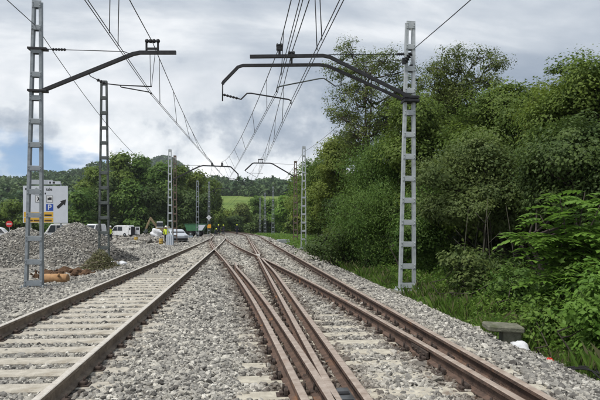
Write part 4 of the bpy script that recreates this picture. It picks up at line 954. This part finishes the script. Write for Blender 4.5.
def fern_tree(label, px, zc, targets, seed):
    r = random.Random(seed); x, y = XZ(px, zc); z0 = float(terrain(x, y)); root = tag(empty('big_leaved_plant', (x, y, z0)), label, 'plant')
    B = Vector((x, y, z0)); mb = MB(); fr = []
    for (tx, ty, dz, nf) in targets:
        e = PD(tx, ty, zc + dz) - B; b0 = Vector((r.uniform(-.1, .1), r.uniform(-.1, .1), 0)); mid = Vector((e.x * 0.35, e.y * 0.4, e.z * 0.62))
        pts = [b0 - Vector((0, 0, .05)), b0.lerp(mid, 0.5), mid, mid.lerp(e, 0.55) + Vector((0, 0, 0.06)), e]; mb.tube(pts, [0.028, 0.022, 0.016, 0.011, 0.006], 6)
        for k in range(int(nf * 2.3)):
            t = r.uniform(0.3, 1.0) if k else 1.0; p = mid.lerp(e, (t - 0.4) / 0.6) if t > 0.4 else mid; fr.append((p, r.uniform(0, 6.28), (e - mid)))
    mb.build('stem', M['bark'], root)
    for p, a, d in fr:
        az = math.atan2(d.y, d.x) * 0.4 + a
        link('frond', r.choice(FR), root, p, (r.uniform(-0.25, 0.25), r.uniform(-0.35, 0.1), az), (r.uniform(0.8, 1.15),) * 3)
fern_tree('bright green plant with big feathery leaves in front of the dark forest', 572, 10.2, [(585, 192, 0, 12), (560, 198, -0.2, 11), (540, 215, 0.1, 10), (520, 236, 0, 8), (600, 205, 0.2, 10), (590, 230, -0.3, 12), (560, 240, -0.3, 11), (580, 262, -0.4, 12), (600, 250, -0.2, 10), (555, 275, -0.1, 9), (596, 290, -0.4, 10)], 4)

# ------------------------------------------------------------------ small things beside the right track
def post():
    p = PG(503, 347, -0.50); root = tag(empty('concrete_post', (p.x, p.y, -0.62), -0.15), 'mossy concrete stub with a flat slab on top, in the weeds', 'concrete post')
    mb = MB(); mb.box((0.11, 0, 0.20), (0.30, 0.26, 0.40), taper=0.92, bev=0.015); mb.build('shaft', M['oldcon'], root)
    mb = MB(); mb.box((0, 0, 0.43), (0.56, 0.40, 0.09), (0.03, 0.05, 0), bev=0.02); mb.build('slab', M['oldcon'], root)
post()
def crumple(name, label, cat, p, d, m, seed, parent=None, group=None, sub=3):
    r = np.random.default_rng(seed); bm = bmesh.new(); bmesh.ops.create_icosphere(bm, subdivisions=sub, radius=0.5); ph = r.uniform(0, 6.28, 9)
    for v in bm.verts:
        c = v.co; k = 1 + 0.10 * math.sin(c.x * 9 + ph[0]) * math.sin(c.y * 8 + ph[1]) + 0.09 * math.sin(c.z * 13 + ph[2] + c.x * 6) + 0.05 * math.sin(c.y * 21 + ph[3])
        z = max(c.z, -0.34); v.co = Vector((c.x * d[0] * k, c.y * d[1] * k, (z + 0.34) * d[2] * k))
    me = bpy.data.meshes.new(name); bm.to_mesh(me); bm.free(); me.materials.append(m); 
    for q in me.polygons: q.use_smooth = True
    return tag(link(name, me, parent, p), label, cat, group)
p = PG(523, 352, -0.50); crumple('plastic_bag', 'small white crumpled bag beside the concrete stub', 'bag', (p.x - 0.05, p.y, -0.54), (0.26, 0.36, 0.24), M['bag'], 4)
p = PG(550, 363, -0.5)
mb = MB(); mb.add([(-.06, -.02, 0), (0, -.05, .03), (.06, 0, .02), (.05, .05, .05), (-.02, .03, .06), (-.05, .04, 0.02)], [(0, 1, 4, 5), (1, 2, 3, 4)])
o = mb.build('red_scrap', M['redplastic'], loc=(p.x, p.y, -0.49)); sm = o.modifiers.new('thick', 'SOLIDIFY'); sm.thickness = 0.012; tag(o, 'small scrap of red plastic at the edge of the ballast', 'litter')
mb = MB(); r = random.Random(8); p = PG(575, 378, -0.46)
pts = [Vector((p.x + 0.32 * math.cos(a * 0.55) * (1 + 0.25 * math.sin(a)), p.y + 0.45 * math.sin(a * 0.55), -0.42 + 0.03 * math.sin(a * 1.7))) for a in [i * 0.4 for i in range(64)]]
mb.tube(pts, 0.011, 5); o = mb.build('black_cable', M['rubber']); tag(o, 'loose coil of black cable on the ballast edge at lower right', 'cable')
p = PG(113, 267, -0.33)
for k, (dx, dy, s) in enumerate(((0, 0, 0.55), (0.32, 0.35, 0.38))):
    crumple('plastic_sheet', ('white crumpled plastic sheeting beside the left rail, larger lump', 'white crumpled plastic sheeting beside the left rail, smaller lump')[k], 'plastic sheeting', (p.x + dx, p.y + dy, -0.34), (s, s * 1.3, 0.30), M['bag'], 20 + k)
def brush():
    x, y = XZ(100, 23.5); root = tag(empty('brush_pile', (x, y, -0.36)), 'pile of cut greyish brush at the foot of the dark mast', 'brush pile'); r = np.random.default_rng(6); mb = MB()
    for k in range(150):
        a = r.uniform(0, 6.28); q = r.uniform(0, 1) ** 0.5; b = np.array([q * 0.55 * math.cos(a), q * 1.3 * math.sin(a), r.uniform(0.0, 0.7) * (1 - q * 0.6)])
        d = r.normal(size=3) * np.array([0.4, 0.5, 0.2]); mb.tube([b - d * .5, b + r.normal(0, .04, 3), b + d * 0.5], [0.012, 0.01, 0.004], 4, cap=False)
    mb.build('twigs', mat('twig', (0.17, 0.14, 0.10), 0.9), root)
    n = 5200; q = r.normal(size=(n, 3)) * np.array([0.36, 0.75, 0.0]); q[:, 2] = r.uniform(0, 1, n) * 0.85 * np.exp(-(q[:, 0] / 0.55) ** 2 - (q[:, 1] / 1.1) ** 2)
    V, Fq, _ = leaf_quads(q, 0.07, None, 0, 0.5, 0.4); link('leaves', np_mesh('leaves', V, Fq, LM['dead'], np.clip(r.normal(.5, .25, n), 0, 1)), root)
brush()

# ------------------------------------------------------------------ road sign
def text_mesh(txt, size, m, bold=0.0):
    c = bpy.data.curves.new('lettering', 'FONT'); c.body = txt; c.size = size; c.align_x = 'LEFT'; c.extrude = 0.004; c.offset = bold
    o = bpy.data.objects.new('tmp', c); COL.objects.link(o); dg = bpy.context.evaluated_depsgraph_get(); me = bpy.data.meshes.new_from_object(o.evaluated_get(dg)); bpy.data.objects.remove(o); bpy.data.curves.remove(c)
    me.materials.clear(); me.materials.append(m); return me
def big_sign():
    zc = 60; s = zc / F; c = PD(45.6, 226, zc); root = tag(empty('direction_sign', (c.x, c.y, float(terrain(c.x, c.y))), 0.05), 'large white direction sign with arrow and blue parking square, behind gravel', 'road sign')
    z0 = root.location.z; q = lambda px, py, dy=0.0: Vector(((px - 45.6) * s, dy, CAMH + (HOR - py) * s - z0))
    mb = MB(); mb.box(q(45.6, 204.5), (42.6 * s, 0.06, 37 * s), bev=0.01); panel = mb.build('panel', M['signwhite'], root)
    mb = MB(); mb.box(q(41.5, 182.2), (22.5 * s, 0.06, 4.6 * s), bev=0.01); p2 = mb.build('top_panel', M['signgrey'], root)
    mb = MB(); mb.box(q(54, 182.6, -0.036), (12 * s, 0.01, 2.9 * s)); mb.build('white_field', M['signwhite'], p2)
    for px in (31, 60):
        mb = MB(); t = q(px, 183, 0.1); mb.box((t.x, 0.10, t.z / 2), (0.14, 0.14, t.z)); mb.build('post', M['galv'], root)
    def flat(nm, m, pts, dy=-0.036, parent=panel):
        mb = MB(); k = len(pts); A = [q(a, b, dy) for a, b in pts]; B_ = [v + Vector((0, 0.008, 0)) for v in A]
        mb.add(A + B_, [tuple(range(k)), tuple(range(2 * k - 1, k - 1, -1))] + [(i, (i + 1) % k, (i + 1) % k + k, i + k) for i in range(k)]); return mb.build(nm, m, parent)
    def rect(x0, y0, x1, y1): return [(x0, y0), (x1, y0), (x1, y1), (x0, y1)]
    flat('parking_square', M['signblue'], rect(46.2, 204, 53, 210.8))
    flat('yellow_field', M['signyellow'], rect(25.2, 212, 53, 217.2)); flat('yellow_field', M['signyellow'], rect(25.2, 217.8, 53, 222.4))
    flat('arrow', M['black'], [(57.2, 208.6), (56.2, 206.4), (60.6, 202.4), (59.4, 201.2), (65.2, 199.2), (64.2, 205.4), (62.8, 204.2), (58.4, 208.4)][::-1])
    flat('pictogram_frame', M['galv_dark'], rect(46.3, 195.4, 52.6, 202.4)); flat('pictogram_field', M['white'], rect(46.7, 195.8, 52.2, 202), -0.040)
    flat('pictogram_frame', M['galv_dark'], rect(35.8, 195.4, 42.3, 202.4)); flat('pictogram_field', M['white'], rect(36.2, 195.8, 41.9, 202), -0.040)
    flat('pictogram', M['black'], [(47.6, 198), (48.6, 198), (49, 197.4), (51.4, 197.4), (51.4, 200), (47.6, 200)], -0.044)
    flat('pictogram', M['black'], [(37.6, 196.6), (38.6, 196.6), (39.6, 198.4), (40.2, 197.2), (40.8, 197.6), (39.8, 199.6), (40.8, 201.4), (39.8, 201.4), (39, 200), (38, 201.4), (37.4, 201), (38.6, 199)], -0.044)
    for txt, x, y, sz, m, dy in (('de', 35.2, 190.6, 4.1, M['black'], -0.036), ('tale', 46, 190.6, 4.1, M['black'], -0.036), ('L', 34.2, 194.4, 3.6, M['black'], -0.036), ('P', 47.6, 209.8, 7.4, M['white'], -0.041)):
        link('lettering', text_mesh(txt, sz * s, m, 0.012 if txt == 'P' else 0.006), panel, q(x, y, dy), (math.pi / 2, 0, 0))
    for y in (215.6, 220.9):                    # lines of lettering too small to read: bars of word length
        for x0, x1 in ((27, 33.5), (34.4, 40.5), (44.6, 51.5)): flat('lettering_line', M['black'] if y < 218 else M['soil'], rect(x0, y - 1.1, x1, y + 0.5), -0.041)
    for x0, x1 in ((49.2, 50.8), (52.4, 54.6)): flat('lettering_line', M['black'], rect(x0, 181.6, x1, 183.6), -0.045, p2)
    for x0, x1 in ((26.4, 29), ): flat('lettering_line', M['black'], rect(x0, 188.2, x1, 190.2), -0.036)
    for x0, x1 in ((36, 38.2), (38.8, 42), (44.8, 46)): flat('lettering_line', M['black'], rect(x0, 192.6, x1, 194.4), -0.036)
big_sign()
def no_entry():
    zc = 58; c = PD(9.2, 224, zc); z0 = float(terrain(c.x, c.y)); root = tag(empty('no_entry_sign', (c.x, c.y, z0)), 'round red no entry sign with white bar at the left', 'road sign')
    mb = MB(); mb.lathe([(0.32, -0.015), (0.32, 0.015)], (0, 0, c.z - z0), 'Y', 28, smooth=False); d = mb.build('disc', M['signred'], root)
    mb = MB(); mb.box((0, -0.022, c.z - z0), (0.46, 0.008, 0.11)); mb.build('bar', M['white'], d)
    mb = MB(); mb.tube([(0, 0.05, 0), (0, 0.05, c.z - z0 + 0.3)], 0.04, 8); mb.build('post', M['galv'], root)
no_entry()

# ------------------------------------------------------------------ vehicles
def wheel(root, x, y, r=0.33, w=0.2):
    mb = MB(); mb.lathe([(r * 0.6, -w / 2), (r * 0.95, -w / 2), (r, -w / 2 + 0.03), (r, w / 2 - 0.03), (r * 0.95, w / 2), (r * 0.6, w / 2)], (0, 0, 0), 'Y', 18); o = mb.build('wheel', M['rubber'], root, loc=(x, y, r))
    mb = MB(); mb.lathe([(0.05, -w / 2 - 0.012), (r * 0.62, -w / 2 + 0.01), (r * 0.62, w / 2 - 0.01), (0.05, w / 2 + 0.012)], (0, 0, 0), 'Y', 14); mb.build('rim', M['galv'], o)
def van(name, label, pos, rz, L_=4.4, H=1.9, Wd=1.8, cat='van', open_rear=False, nose=1.0, color='white'):
    """front towards -x; side profile swept across the width and narrowed towards the roof"""
    root = tag(empty(name, pos, rz), label, cat); h = L_ / 2
    prof = [(-h, 0.35), (-h, 0.72), (-h + 0.12, 0.86), (-h + 0.85 * nose, 1.02), (-h + 1.45 * nose, H * 0.93), (-h + 1.9 * nose, H), (h - 0.22, H), (h - 0.06, H * 0.9), (h, 0.95), (h, 0.35), (h - 0.12, 0.26), (-h + 0.14, 0.26)]
    mb = MB(); k = len(prof); rows = []
    for t in (-1, -0.9, 0.9, 1):
        sh = 0.05 if abs(t) == 1 else 0
        for x, z in prof:
            w = Wd / 2 * (1 - 0.14 * max(0, (z - 0.95) / (H - 0.95)))
            rows.append((x * (1 - sh * 0.5), t * w, 0.26 + (z - 0.26) * (1 - sh * 0.6)))
    fs = []
    for i in range(3): fs += [(i * k + j, i * k + (j + 1) % k, (i + 1) * k + (j + 1) % k, (i + 1) * k + j) for j in range(k)]
    fs += [tuple(range(k))[::-1], tuple(3 * k + j for j in range(k))]; mb.add(rows, fs); body = mb.build('body', M[color], root)
    def wside(z): return Wd / 2 * (1 - 0.14 * max(0, (z - 0.95) / (H - 0.95)))
    zs, zt = 1.06, H - 0.22
    for s in (-1, 1):
        for x0, x1, cut in ((-h + 1.15 * nose, -h + 2.05 * nose, 0.35), (-h + 2.15 * nose, -h + 2.15 * nose + 0.9, 0)):
            if x1 > h - 0.3 and L_ < 4: continue
            mb = MB(); A = [(x0, s * (wside(zs) + 0.012), zs), (x1, s * (wside(zs) + 0.012), zs), (x1, s * (wside(zt) + 0.012), zt), (x0 + cut, s * (wside(zt) + 0.012), zt)]
            B_ = [(a, b - s * 0.05, c) for a, b, c in A]; mb.add(A + B_, [(0, 1, 2, 3), (7, 6, 5, 4)] + [(i, (i + 1) % 4, (i + 1) % 4 + 4, i + 4) for i in range(4)]); mb.build('side_window', M['glass'], root)
        mb = MB(); mb.box((-h + 0.03, s * Wd * 0.36, 0.74), (0.12, 0.34, 0.16), bev=0.03); mb.build('headlight', M['signgrey'], root)
        mb = MB(); mb.box((h - 0.03, s * Wd * 0.42, 1.0), (0.08, 0.12, 0.4), bev=0.02); mb.build('tail_light', M['signred'], root)
        mb = MB(); mb.box((-h + 1.2 * nose, s * (Wd / 2 + 0.1), 1.12), (0.10, 0.18, 0.14), bev=0.02); mb.build('mirror', M['black'], root)
        for x in (-h + 0.8, h - 0.8): wheel(root, x, s * (Wd / 2 - 0.1))
    mb = MB(); a0, a1 = (-h + 0.9 * nose, 1.06), (-h + 1.42 * nose, H * 0.9); mb.add([(a0[0] - 0.02, -Wd * 0.43, a0[1]), (a0[0] - 0.02, Wd * 0.43, a0[1]), (a1[0] - 0.02, Wd * 0.39, a1[1]), (a1[0] - 0.02, -Wd * 0.39, a1[1]), (a0[0] + 0.1, -Wd * 0.43, a0[1]), (a0[0] + 0.1, Wd * 0.43, a0[1]), (a1[0] + 0.1, Wd * 0.39, a1[1]), (a1[0] + 0.1, -Wd * 0.39, a1[1])],
        [(0, 1, 2, 3), (4, 7, 6, 5), (0, 4, 5, 1), (1, 5, 6, 2), (2, 6, 7, 3), (3, 7, 4, 0)]); mb.build('windscreen', M['glass'], root)
    for x in (-h, h):
        mb = MB(); mb.box((x + (0.03 if x < 0 else -0.03), 0, 0.42), (0.16, Wd * 0.97, 0.2), bev=0.04); mb.build('bumper', M['black'], root)
    if open_rear:
        mb = MB(); mb.box((h - 0.005, 0, 1.1), (0.06, Wd * 0.84, 1.25), bev=0.01); mb.build('cargo_dark_panel', M['black'], root)  # black slab on the closed body, painting the unlit interior
        for s in (-1, 1):
            mb = MB(); mb.box((0.40, 0, 0.62), (0.80, 0.05, 1.30), bev=0.02); d = mb.build('rear_door', M[color], root, loc=(h, s * Wd * 0.46, 0.42), rot=(0, 0, s * 0.5))
            mb = MB(); mb.box((0.42, -s * 0.0, 0.92), (0.5, 0.062, 0.45), bev=0.01); mb.build('pane', M['glass'], d)
    else:
        mb = MB(); mb.box((h - 0.01, 0, H * 0.72), (0.06, Wd * 0.72, 0.4), (0, -0.1, 0), bev=0.01); mb.build('rear_window', M['glass'], root)
    return root
def gz(x, y): return float(terrain(x, y))
x, y = XZ(121, 100); van('white_van', 'white van with open rear doors behind the dark mast', (x, y, gz(x, y)), -0.45, 4.4, 1.95, 1.85, open_rear=True)
x, y = XZ(58, 74); van('white_van', 'white van roof showing under the big road sign', (x, y, gz(x, y)), 0.25, 4.6, 2.15, 1.9)
x, y = XZ(94, 96); van('white_van', 'white van half hidden left of the dark mast', (x, y, gz(x, y)), 1.25, 4.6, 2.2, 1.9)
x, y = XZ(-3, 72); van('white_car', 'white car at the left picture edge beside the no entry sign', (x, y, gz(x, y)), 3.3, 4.2, 1.75, 1.8, cat='car')
x, y = XZ(176, 62); van('white_car', 'white car nose behind the foot of the cabinet mast', (x, y, gz(x, y)), 1.9, 3.7, 1.42, 1.65, cat='car', color='signgrey')

def excavator():
    x, y = XZ(161, 104); root = tag(empty('excavator', (x, y, gz(x, y)), 0.3), 'tan excavator with raised arm in front of the trees', 'excavator'); root.scale = (0.85, 0.85, 0.85)
    for s in (-1, 1):
        mb = MB(); mb.prism([(-1.6, 0.25), (-1.35, 0.0), (1.35, 0.0), (1.6, 0.25), (1.6, 0.5), (1.35, 0.75), (-1.35, 0.75), (-1.6, 0.5)], s * 0.85 - 0.25, s * 0.85 + 0.25); mb.build('track', M['black'], root)
    mb = MB(); mb.box((0.25, 0, 1.35), (2.7, 2.0, 0.85), bev=0.1); mb.box((1.35, 0, 1.55), (0.7, 2.0, 0.9), bev=0.12); b = mb.build('body', M['tan'], root)
    mb = MB(); mb.box((-0.35, -0.55, 2.35), (1.3, 0.9, 1.3), taper=0.88, bev=0.06); c = mb.build('cab', M['white'], root)
    mb = MB(); mb.box((-0.38, -0.56, 2.4), (1.24, 0.98, 0.8), taper=0.92); mb.build('cab_glass', M['glass'], c)
    mb = MB(); mb.beam([(-0.6, 0.25, 1.6), (-1.6, 0.25, 3.0), (-2.1, 0.25, 3.75)], 0.3, 0.42); mb.build('boom', M['tan'], root)
    mb = MB(); mb.beam([(-2.0, 0.25, 3.9), (-2.6, 0.25, 2.6), (-3.0, 0.25, 1.5)], 0.26, 0.34); mb.build('stick', M['tan'], root)
    mb = MB(); mb.prism([(-3.05, 1.55), (-2.75, 1.4), (-2.7, 0.9), (-3.2, 0.6), (-3.6, 0.9), (-3.3, 1.0)], -0.15, 0.65); mb.build('bucket', M['galv_dark'], root)
    mb = MB(); mb.tube([(-0.5, 0.25, 1.4), (-1.5, 0.25, 2.55)], 0.08, 8); mb.build('hydraulic_ram', M['galv'], root)
excavator()
def trailer():
    x, y = XZ(196, 100); root = tag(empty('green_trailer', (x, y, gz(x, y)), -0.15), 'green tipping trailer with dark wheels beside the mast', 'trailer')
    mb = MB(); mb.prism([(-1.75, 2.05), (-1.35, 0.95), (1.2, 0.95), (1.9, 2.05)], -1.0, 1.0); t = mb.build('hopper', M['green_paint'], root)
    mb = MB(); mb.box((0.05, 0, 2.08), (3.75, 2.1, 0.1), bev=0.02); mb.build('rim', M['green_paint'], t)
    mb = MB(); mb.prism([(0.6, 1.02), (1.25, 1.02), (1.86, 1.95), (0.6, 1.95)], -1.012, -1.004); mb.build('side_panel', M['signwhite'], t)
    mb = MB(); mb.box((0, 0, 0.75), (2.7, 1.2, 0.3), bev=0.03); mb.box((-1.7, 0, 0.7), (0.9, 0.12, 0.12)); mb.build('chassis', M['black'], root)
    for s in (-1, 1):
        for xx in (-0.7, 0.6): wheel(root, xx, s * 0.85, 0.42, 0.3)
trailer()
# sacks, barrels, cabinet
def bulk_bag(label, px, zc, s, seed):
    x, y = XZ(px, zc); o = crumple('bulk_bag', label, 'bulk bag', (x, y, gz(x, y) - 0.02), (s * 1.15, s * 1.1, s * 1.12), M['bag'], seed, None, 'white bulk bags in the work yard', 4); return o
bulk_bag('large white bulk bag in front of the excavator', 156.5, 92, 1.5, 31)
bulk_bag('pale bulk bag between the cabinet mast and green trailer', 183, 66, 0.95, 32)
def barrel(label, px, zc):
    x, y = XZ(px, zc); root = tag(empty('yellow_barrel', (x, y, gz(x, y))), label, 'barrel', 'yellow barrels in the yard'); root.scale = (0.72, 0.72, 0.66)
    mb = MB(); mb.lathe([(0.24, 0), (0.27, 0.03), (0.27, 0.27), (0.285, 0.29), (0.27, 0.31), (0.27, 0.56), (0.285, 0.58), (0.27, 0.6), (0.27, 0.82)], (0, 0, 0), 'Z', 16); b = mb.build('drum', M['yellow'], root)
    mb = MB(); mb.lathe([(0.28, 0.82), (0.28, 0.87), (0.2, 0.88)], (0, 0, 0), 'Z', 16); mb.build('lid', M['yellow'], b)
barrel('yellow barrel at the left foot of the cabinet mast', 161, 55); barrel('yellow barrel in front of the white van with open doors', 136, 64)
def cabinet():
    x, y = XZ(170, 52.4); root = tag(empty('cabinet', (x, y, -0.40)), 'blue-grey slatted cabinet at the foot of the pale mast', 'cabinet')
    mb = MB(); mb.box((0, 0, 0.5), (0.62, 0.45, 1.0), bev=0.02); mb.build('box', M['palegrid'], root)
    for k in range(4):
        mb = MB(); mb.box((-0.225 + 0.15 * k, -0.236, 0.52), (0.10, 0.02, 0.82), bev=0.004); mb.build('slat', M['signwhite'], root)
cabinet()
for k, (px, py, w, d, h, m, lb) in enumerate(((150, 243.5, 1.5, 0.7, 0.22, 'rusty', 'low rust-red stack of scrap rails left of the cabinet mast'), (190, 238, 0.9, 0.8, 0.35, 'palegrid', 'pale blue crate beside the left rail'), (283, 243, 1.2, 0.9, 0.4, 'galv_new', 'pale stack of fittings left of the rusty mast'))):
    p = PG(px, py, -0.36); root = tag(empty('material_stack', (p.x, p.y, -0.38), 0.2), lb, 'material stack'); rr = random.Random(k)
    for j in range(6):
        mb = MB(); mb.box((rr.uniform(-.05, .05), (j % 3 - 1) * d / 3, h * (0.25 + 0.5 * (j // 3))), (w * rr.uniform(.85, 1), d / 3 - 0.02, h / 2 - 0.01), (0, 0, rr.uniform(-.05, .05)), bev=0.01); mb.build('bar', M[m], root)

# ------------------------------------------------------------------ workers
def person(label, px, zc, h, rz, top, pose='stand', hat='hivis', seed=0):
    x, y = XZ(px, zc); root = tag(empty('person', (x, y, (float(ballast_z(x, y)) if -8 < x < 4 else gz(x, y)) + 0.0), rz), label, 'person', 'railway workers'); s = h / 1.75; r = random.Random(seed)
    if pose == 'stand':
        J = {'pel': (0, 0, .95), 'wst': (0, 0, 1.12), 'chs': (0, 0.0, 1.34), 'nck': (0, 0, 1.50), 'hd0': (0, -.02, 1.58), 'hd': (0, -.02, 1.68),
             'hl': (.10, 0, .90), 'kl': (.12, -.04, .50), 'al': (.13, .02, .09), 'tl': (.14, -.15, .04), 'hr': (-.10, 0, .90), 'kr': (-.11, -.02, .50), 'ar': (-.13, .05, .09), 'tr': (-.14, -.12, .04),
             'sl': (.19, 0, 1.43), 'el': (.27, .02, 1.16), 'wl': (.24, -.16, .96), 'fl': (.22, -.22, .90), 'sr': (-.19, 0, 1.43), 'er': (-.27, .04, 1.15), 'wr': (-.27, -.06, .90), 'fr': (-.26, -.09, .82)}
    else:
        J = {'pel': (0, .12, .42), 'wst': (0, .05, .58), 'chs': (0, -.08, .78), 'nck': (0, -.16, .93), 'hd0': (0, -.20, 1.0), 'hd': (0, -.23, 1.08),
             'hl': (.11, .10, .40), 'kl': (.16, -.28, .50), 'al': (.15, -.02, .10), 'tl': (.15, -.2, .04), 'hr': (-.11, .10, .40), 'kr': (-.16, -.26, .46), 'ar': (-.15, .02, .10), 'tr': (-.15, -.15, .04),
             'sl': (.19, -.1, .86), 'el': (.25, -.30, .66), 'wl': (.15, -.48, .50), 'fl': (.12, -.54, .44), 'sr': (-.19, -.1, .86), 'er': (-.25, -.28, .64), 'wr': (-.14, -.46, .48), 'fr': (-.11, -.52, .42)}
    R = {'pel': .15, 'wst': .135, 'chs': .16, 'nck': .06, 'hd0': .075, 'hd': .10, 'h': .095, 'k': .07, 'a': .05, 't': .045, 's': .075, 'e': .05, 'w': .036, 'f': .04}
    E = [('pel', 'wst'), ('wst', 'chs'), ('chs', 'nck'), ('nck', 'hd0'), ('hd0', 'hd')]
    for q in 'lr': E += [('pel', 'h' + q), ('h' + q, 'k' + q), ('k' + q, 'a' + q), ('a' + q, 't' + q), ('chs', 's' + q), ('s' + q, 'e' + q), ('e' + q, 'w' + q), ('w' + q, 'f' + q)]
    ks = list(J); me = bpy.data.meshes.new('body'); me.from_pydata([Vector(J[k]) * s for k in ks], [(ks.index(a), ks.index(b)) for a, b in E], [])
    o = bpy.data.objects.new('body', me); COL.objects.link(o); o.modifiers.new('skin', 'SKIN'); ss = o.modifiers.new('sub', 'SUBSURF'); ss.levels = ss.render_levels = 1
    for i, k in enumerate(ks):
        q = R.get(k) or R[k[0]]; v = me.skin_vertices[0].data[i]; v.radius = (q * s, q * s * (0.72 if k in ('pel', 'wst', 'chs') else 1)); v.use_root = (k == 'pel')
    dg = bpy.context.evaluated_depsgraph_get(); dg.update(); m2_ = bpy.data.meshes.new_from_object(o.evaluated_get(dg)); bpy.data.objects.remove(o)
    m2_.materials.clear()
    for m in (M['navy'], M['skin'], M[top]): m2_.materials.append(m)
    zn = J['nck'][2] * s; zw = J['pel'][2] * s
    for f in m2_.polygons:
        c = f.center; f.use_smooth = True
        near = lambda k: (c - Vector(J[k]) * s).length
        if c.z > zn + 0.02 * s or min(near('fl'), near('fr')) < 0.085 * s: f.material_index = 1
        elif c.z > zw and pose == 'stand' and min(near('wl'), near('wr'), near('fl'), near('fr')) > 0.12: f.material_index = 2
        elif pose != 'stand' and (min(near('chs'), near('wst'), near('sl'), near('sr')) < 0.2 * s): f.material_index = 2
    link('body', m2_, root)
    hd = Vector(J['hd']) * s; mb = MB(); mb.lathe([(0.15, 0.0), (0.15, 0.012), (0.118, 0.02), (0.112, 0.07), (0.085, 0.115), (0.03, 0.135)], hd + Vector((0, 0, 0.02)), 'Z', 14); mb.add([hd + Vector(v) for v in ((-.09, -.11, .03), (.09, -.11, .03), (.06, -.19, .02), (-.06, -.19, .02))], [(0, 1, 2, 3)]); mb.build('hard_hat', M['hivis' if hat == 'hivis' else hat], root)
    mb = MB()
    for sx in (-1, 1): mb.box(hd + Vector((sx * 0.035, -0.098, -0.005)) * s, (0.022, 0.012, 0.012))
    mb.build('eyes', M['black'], root)
person('worker with yellow helmet and dark clothes, second from left on the tracks', 218.5, 99, 1.78, 0.5, 'navy', seed=1)
person('worker with yellow helmet standing right of the pair', 223.5, 98, 1.76, -0.6, 'navy', seed=2)
person('crouching worker in dark clothes at the left of the group', 215.3, 96, 1.75, 0.9, 'navy', 'crouch', seed=3)
person('lone worker in dark clothes with pale helmet between the tracks', 237, 108, 1.8, 0.2, 'navy', hat='hivis', seed=4)
person('worker in fluorescent jacket behind the dark mast', 110, 60, 1.72, 1.0, 'hivis', hat='white', seed=5)
person('worker in fluorescent jacket behind the cabinet mast', 166, 58, 1.72, -0.4, 'hivis', hat='white', seed=6)

# ------------------------------------------------------------------ air
def haze():
    m = bpy.data.materials.new('pale air'); m.use_nodes = True; nt = m.node_tree; nt.nodes.remove(nt.nodes['Principled BSDF'])
    v = nt.nodes.new('ShaderNodeVolumePrincipled'); v.inputs['Color'].default_value = (0.86, 0.92, 1.0, 1); v.inputs['Density'].default_value = 0.00016; v.inputs['Anisotropy'].default_value = 0.2
    nt.links.new(v.outputs[0], nt.nodes['Material Output'].inputs['Volume'])
    mb = MB(); mb.box((0, 640, 30), (3400, 1900, 260)); o = mb.build('haze', m); tag(o, 'thin pale air that fades the far hills', 'haze', kind='stuff')
HAZE = True
if HAZE: haze()
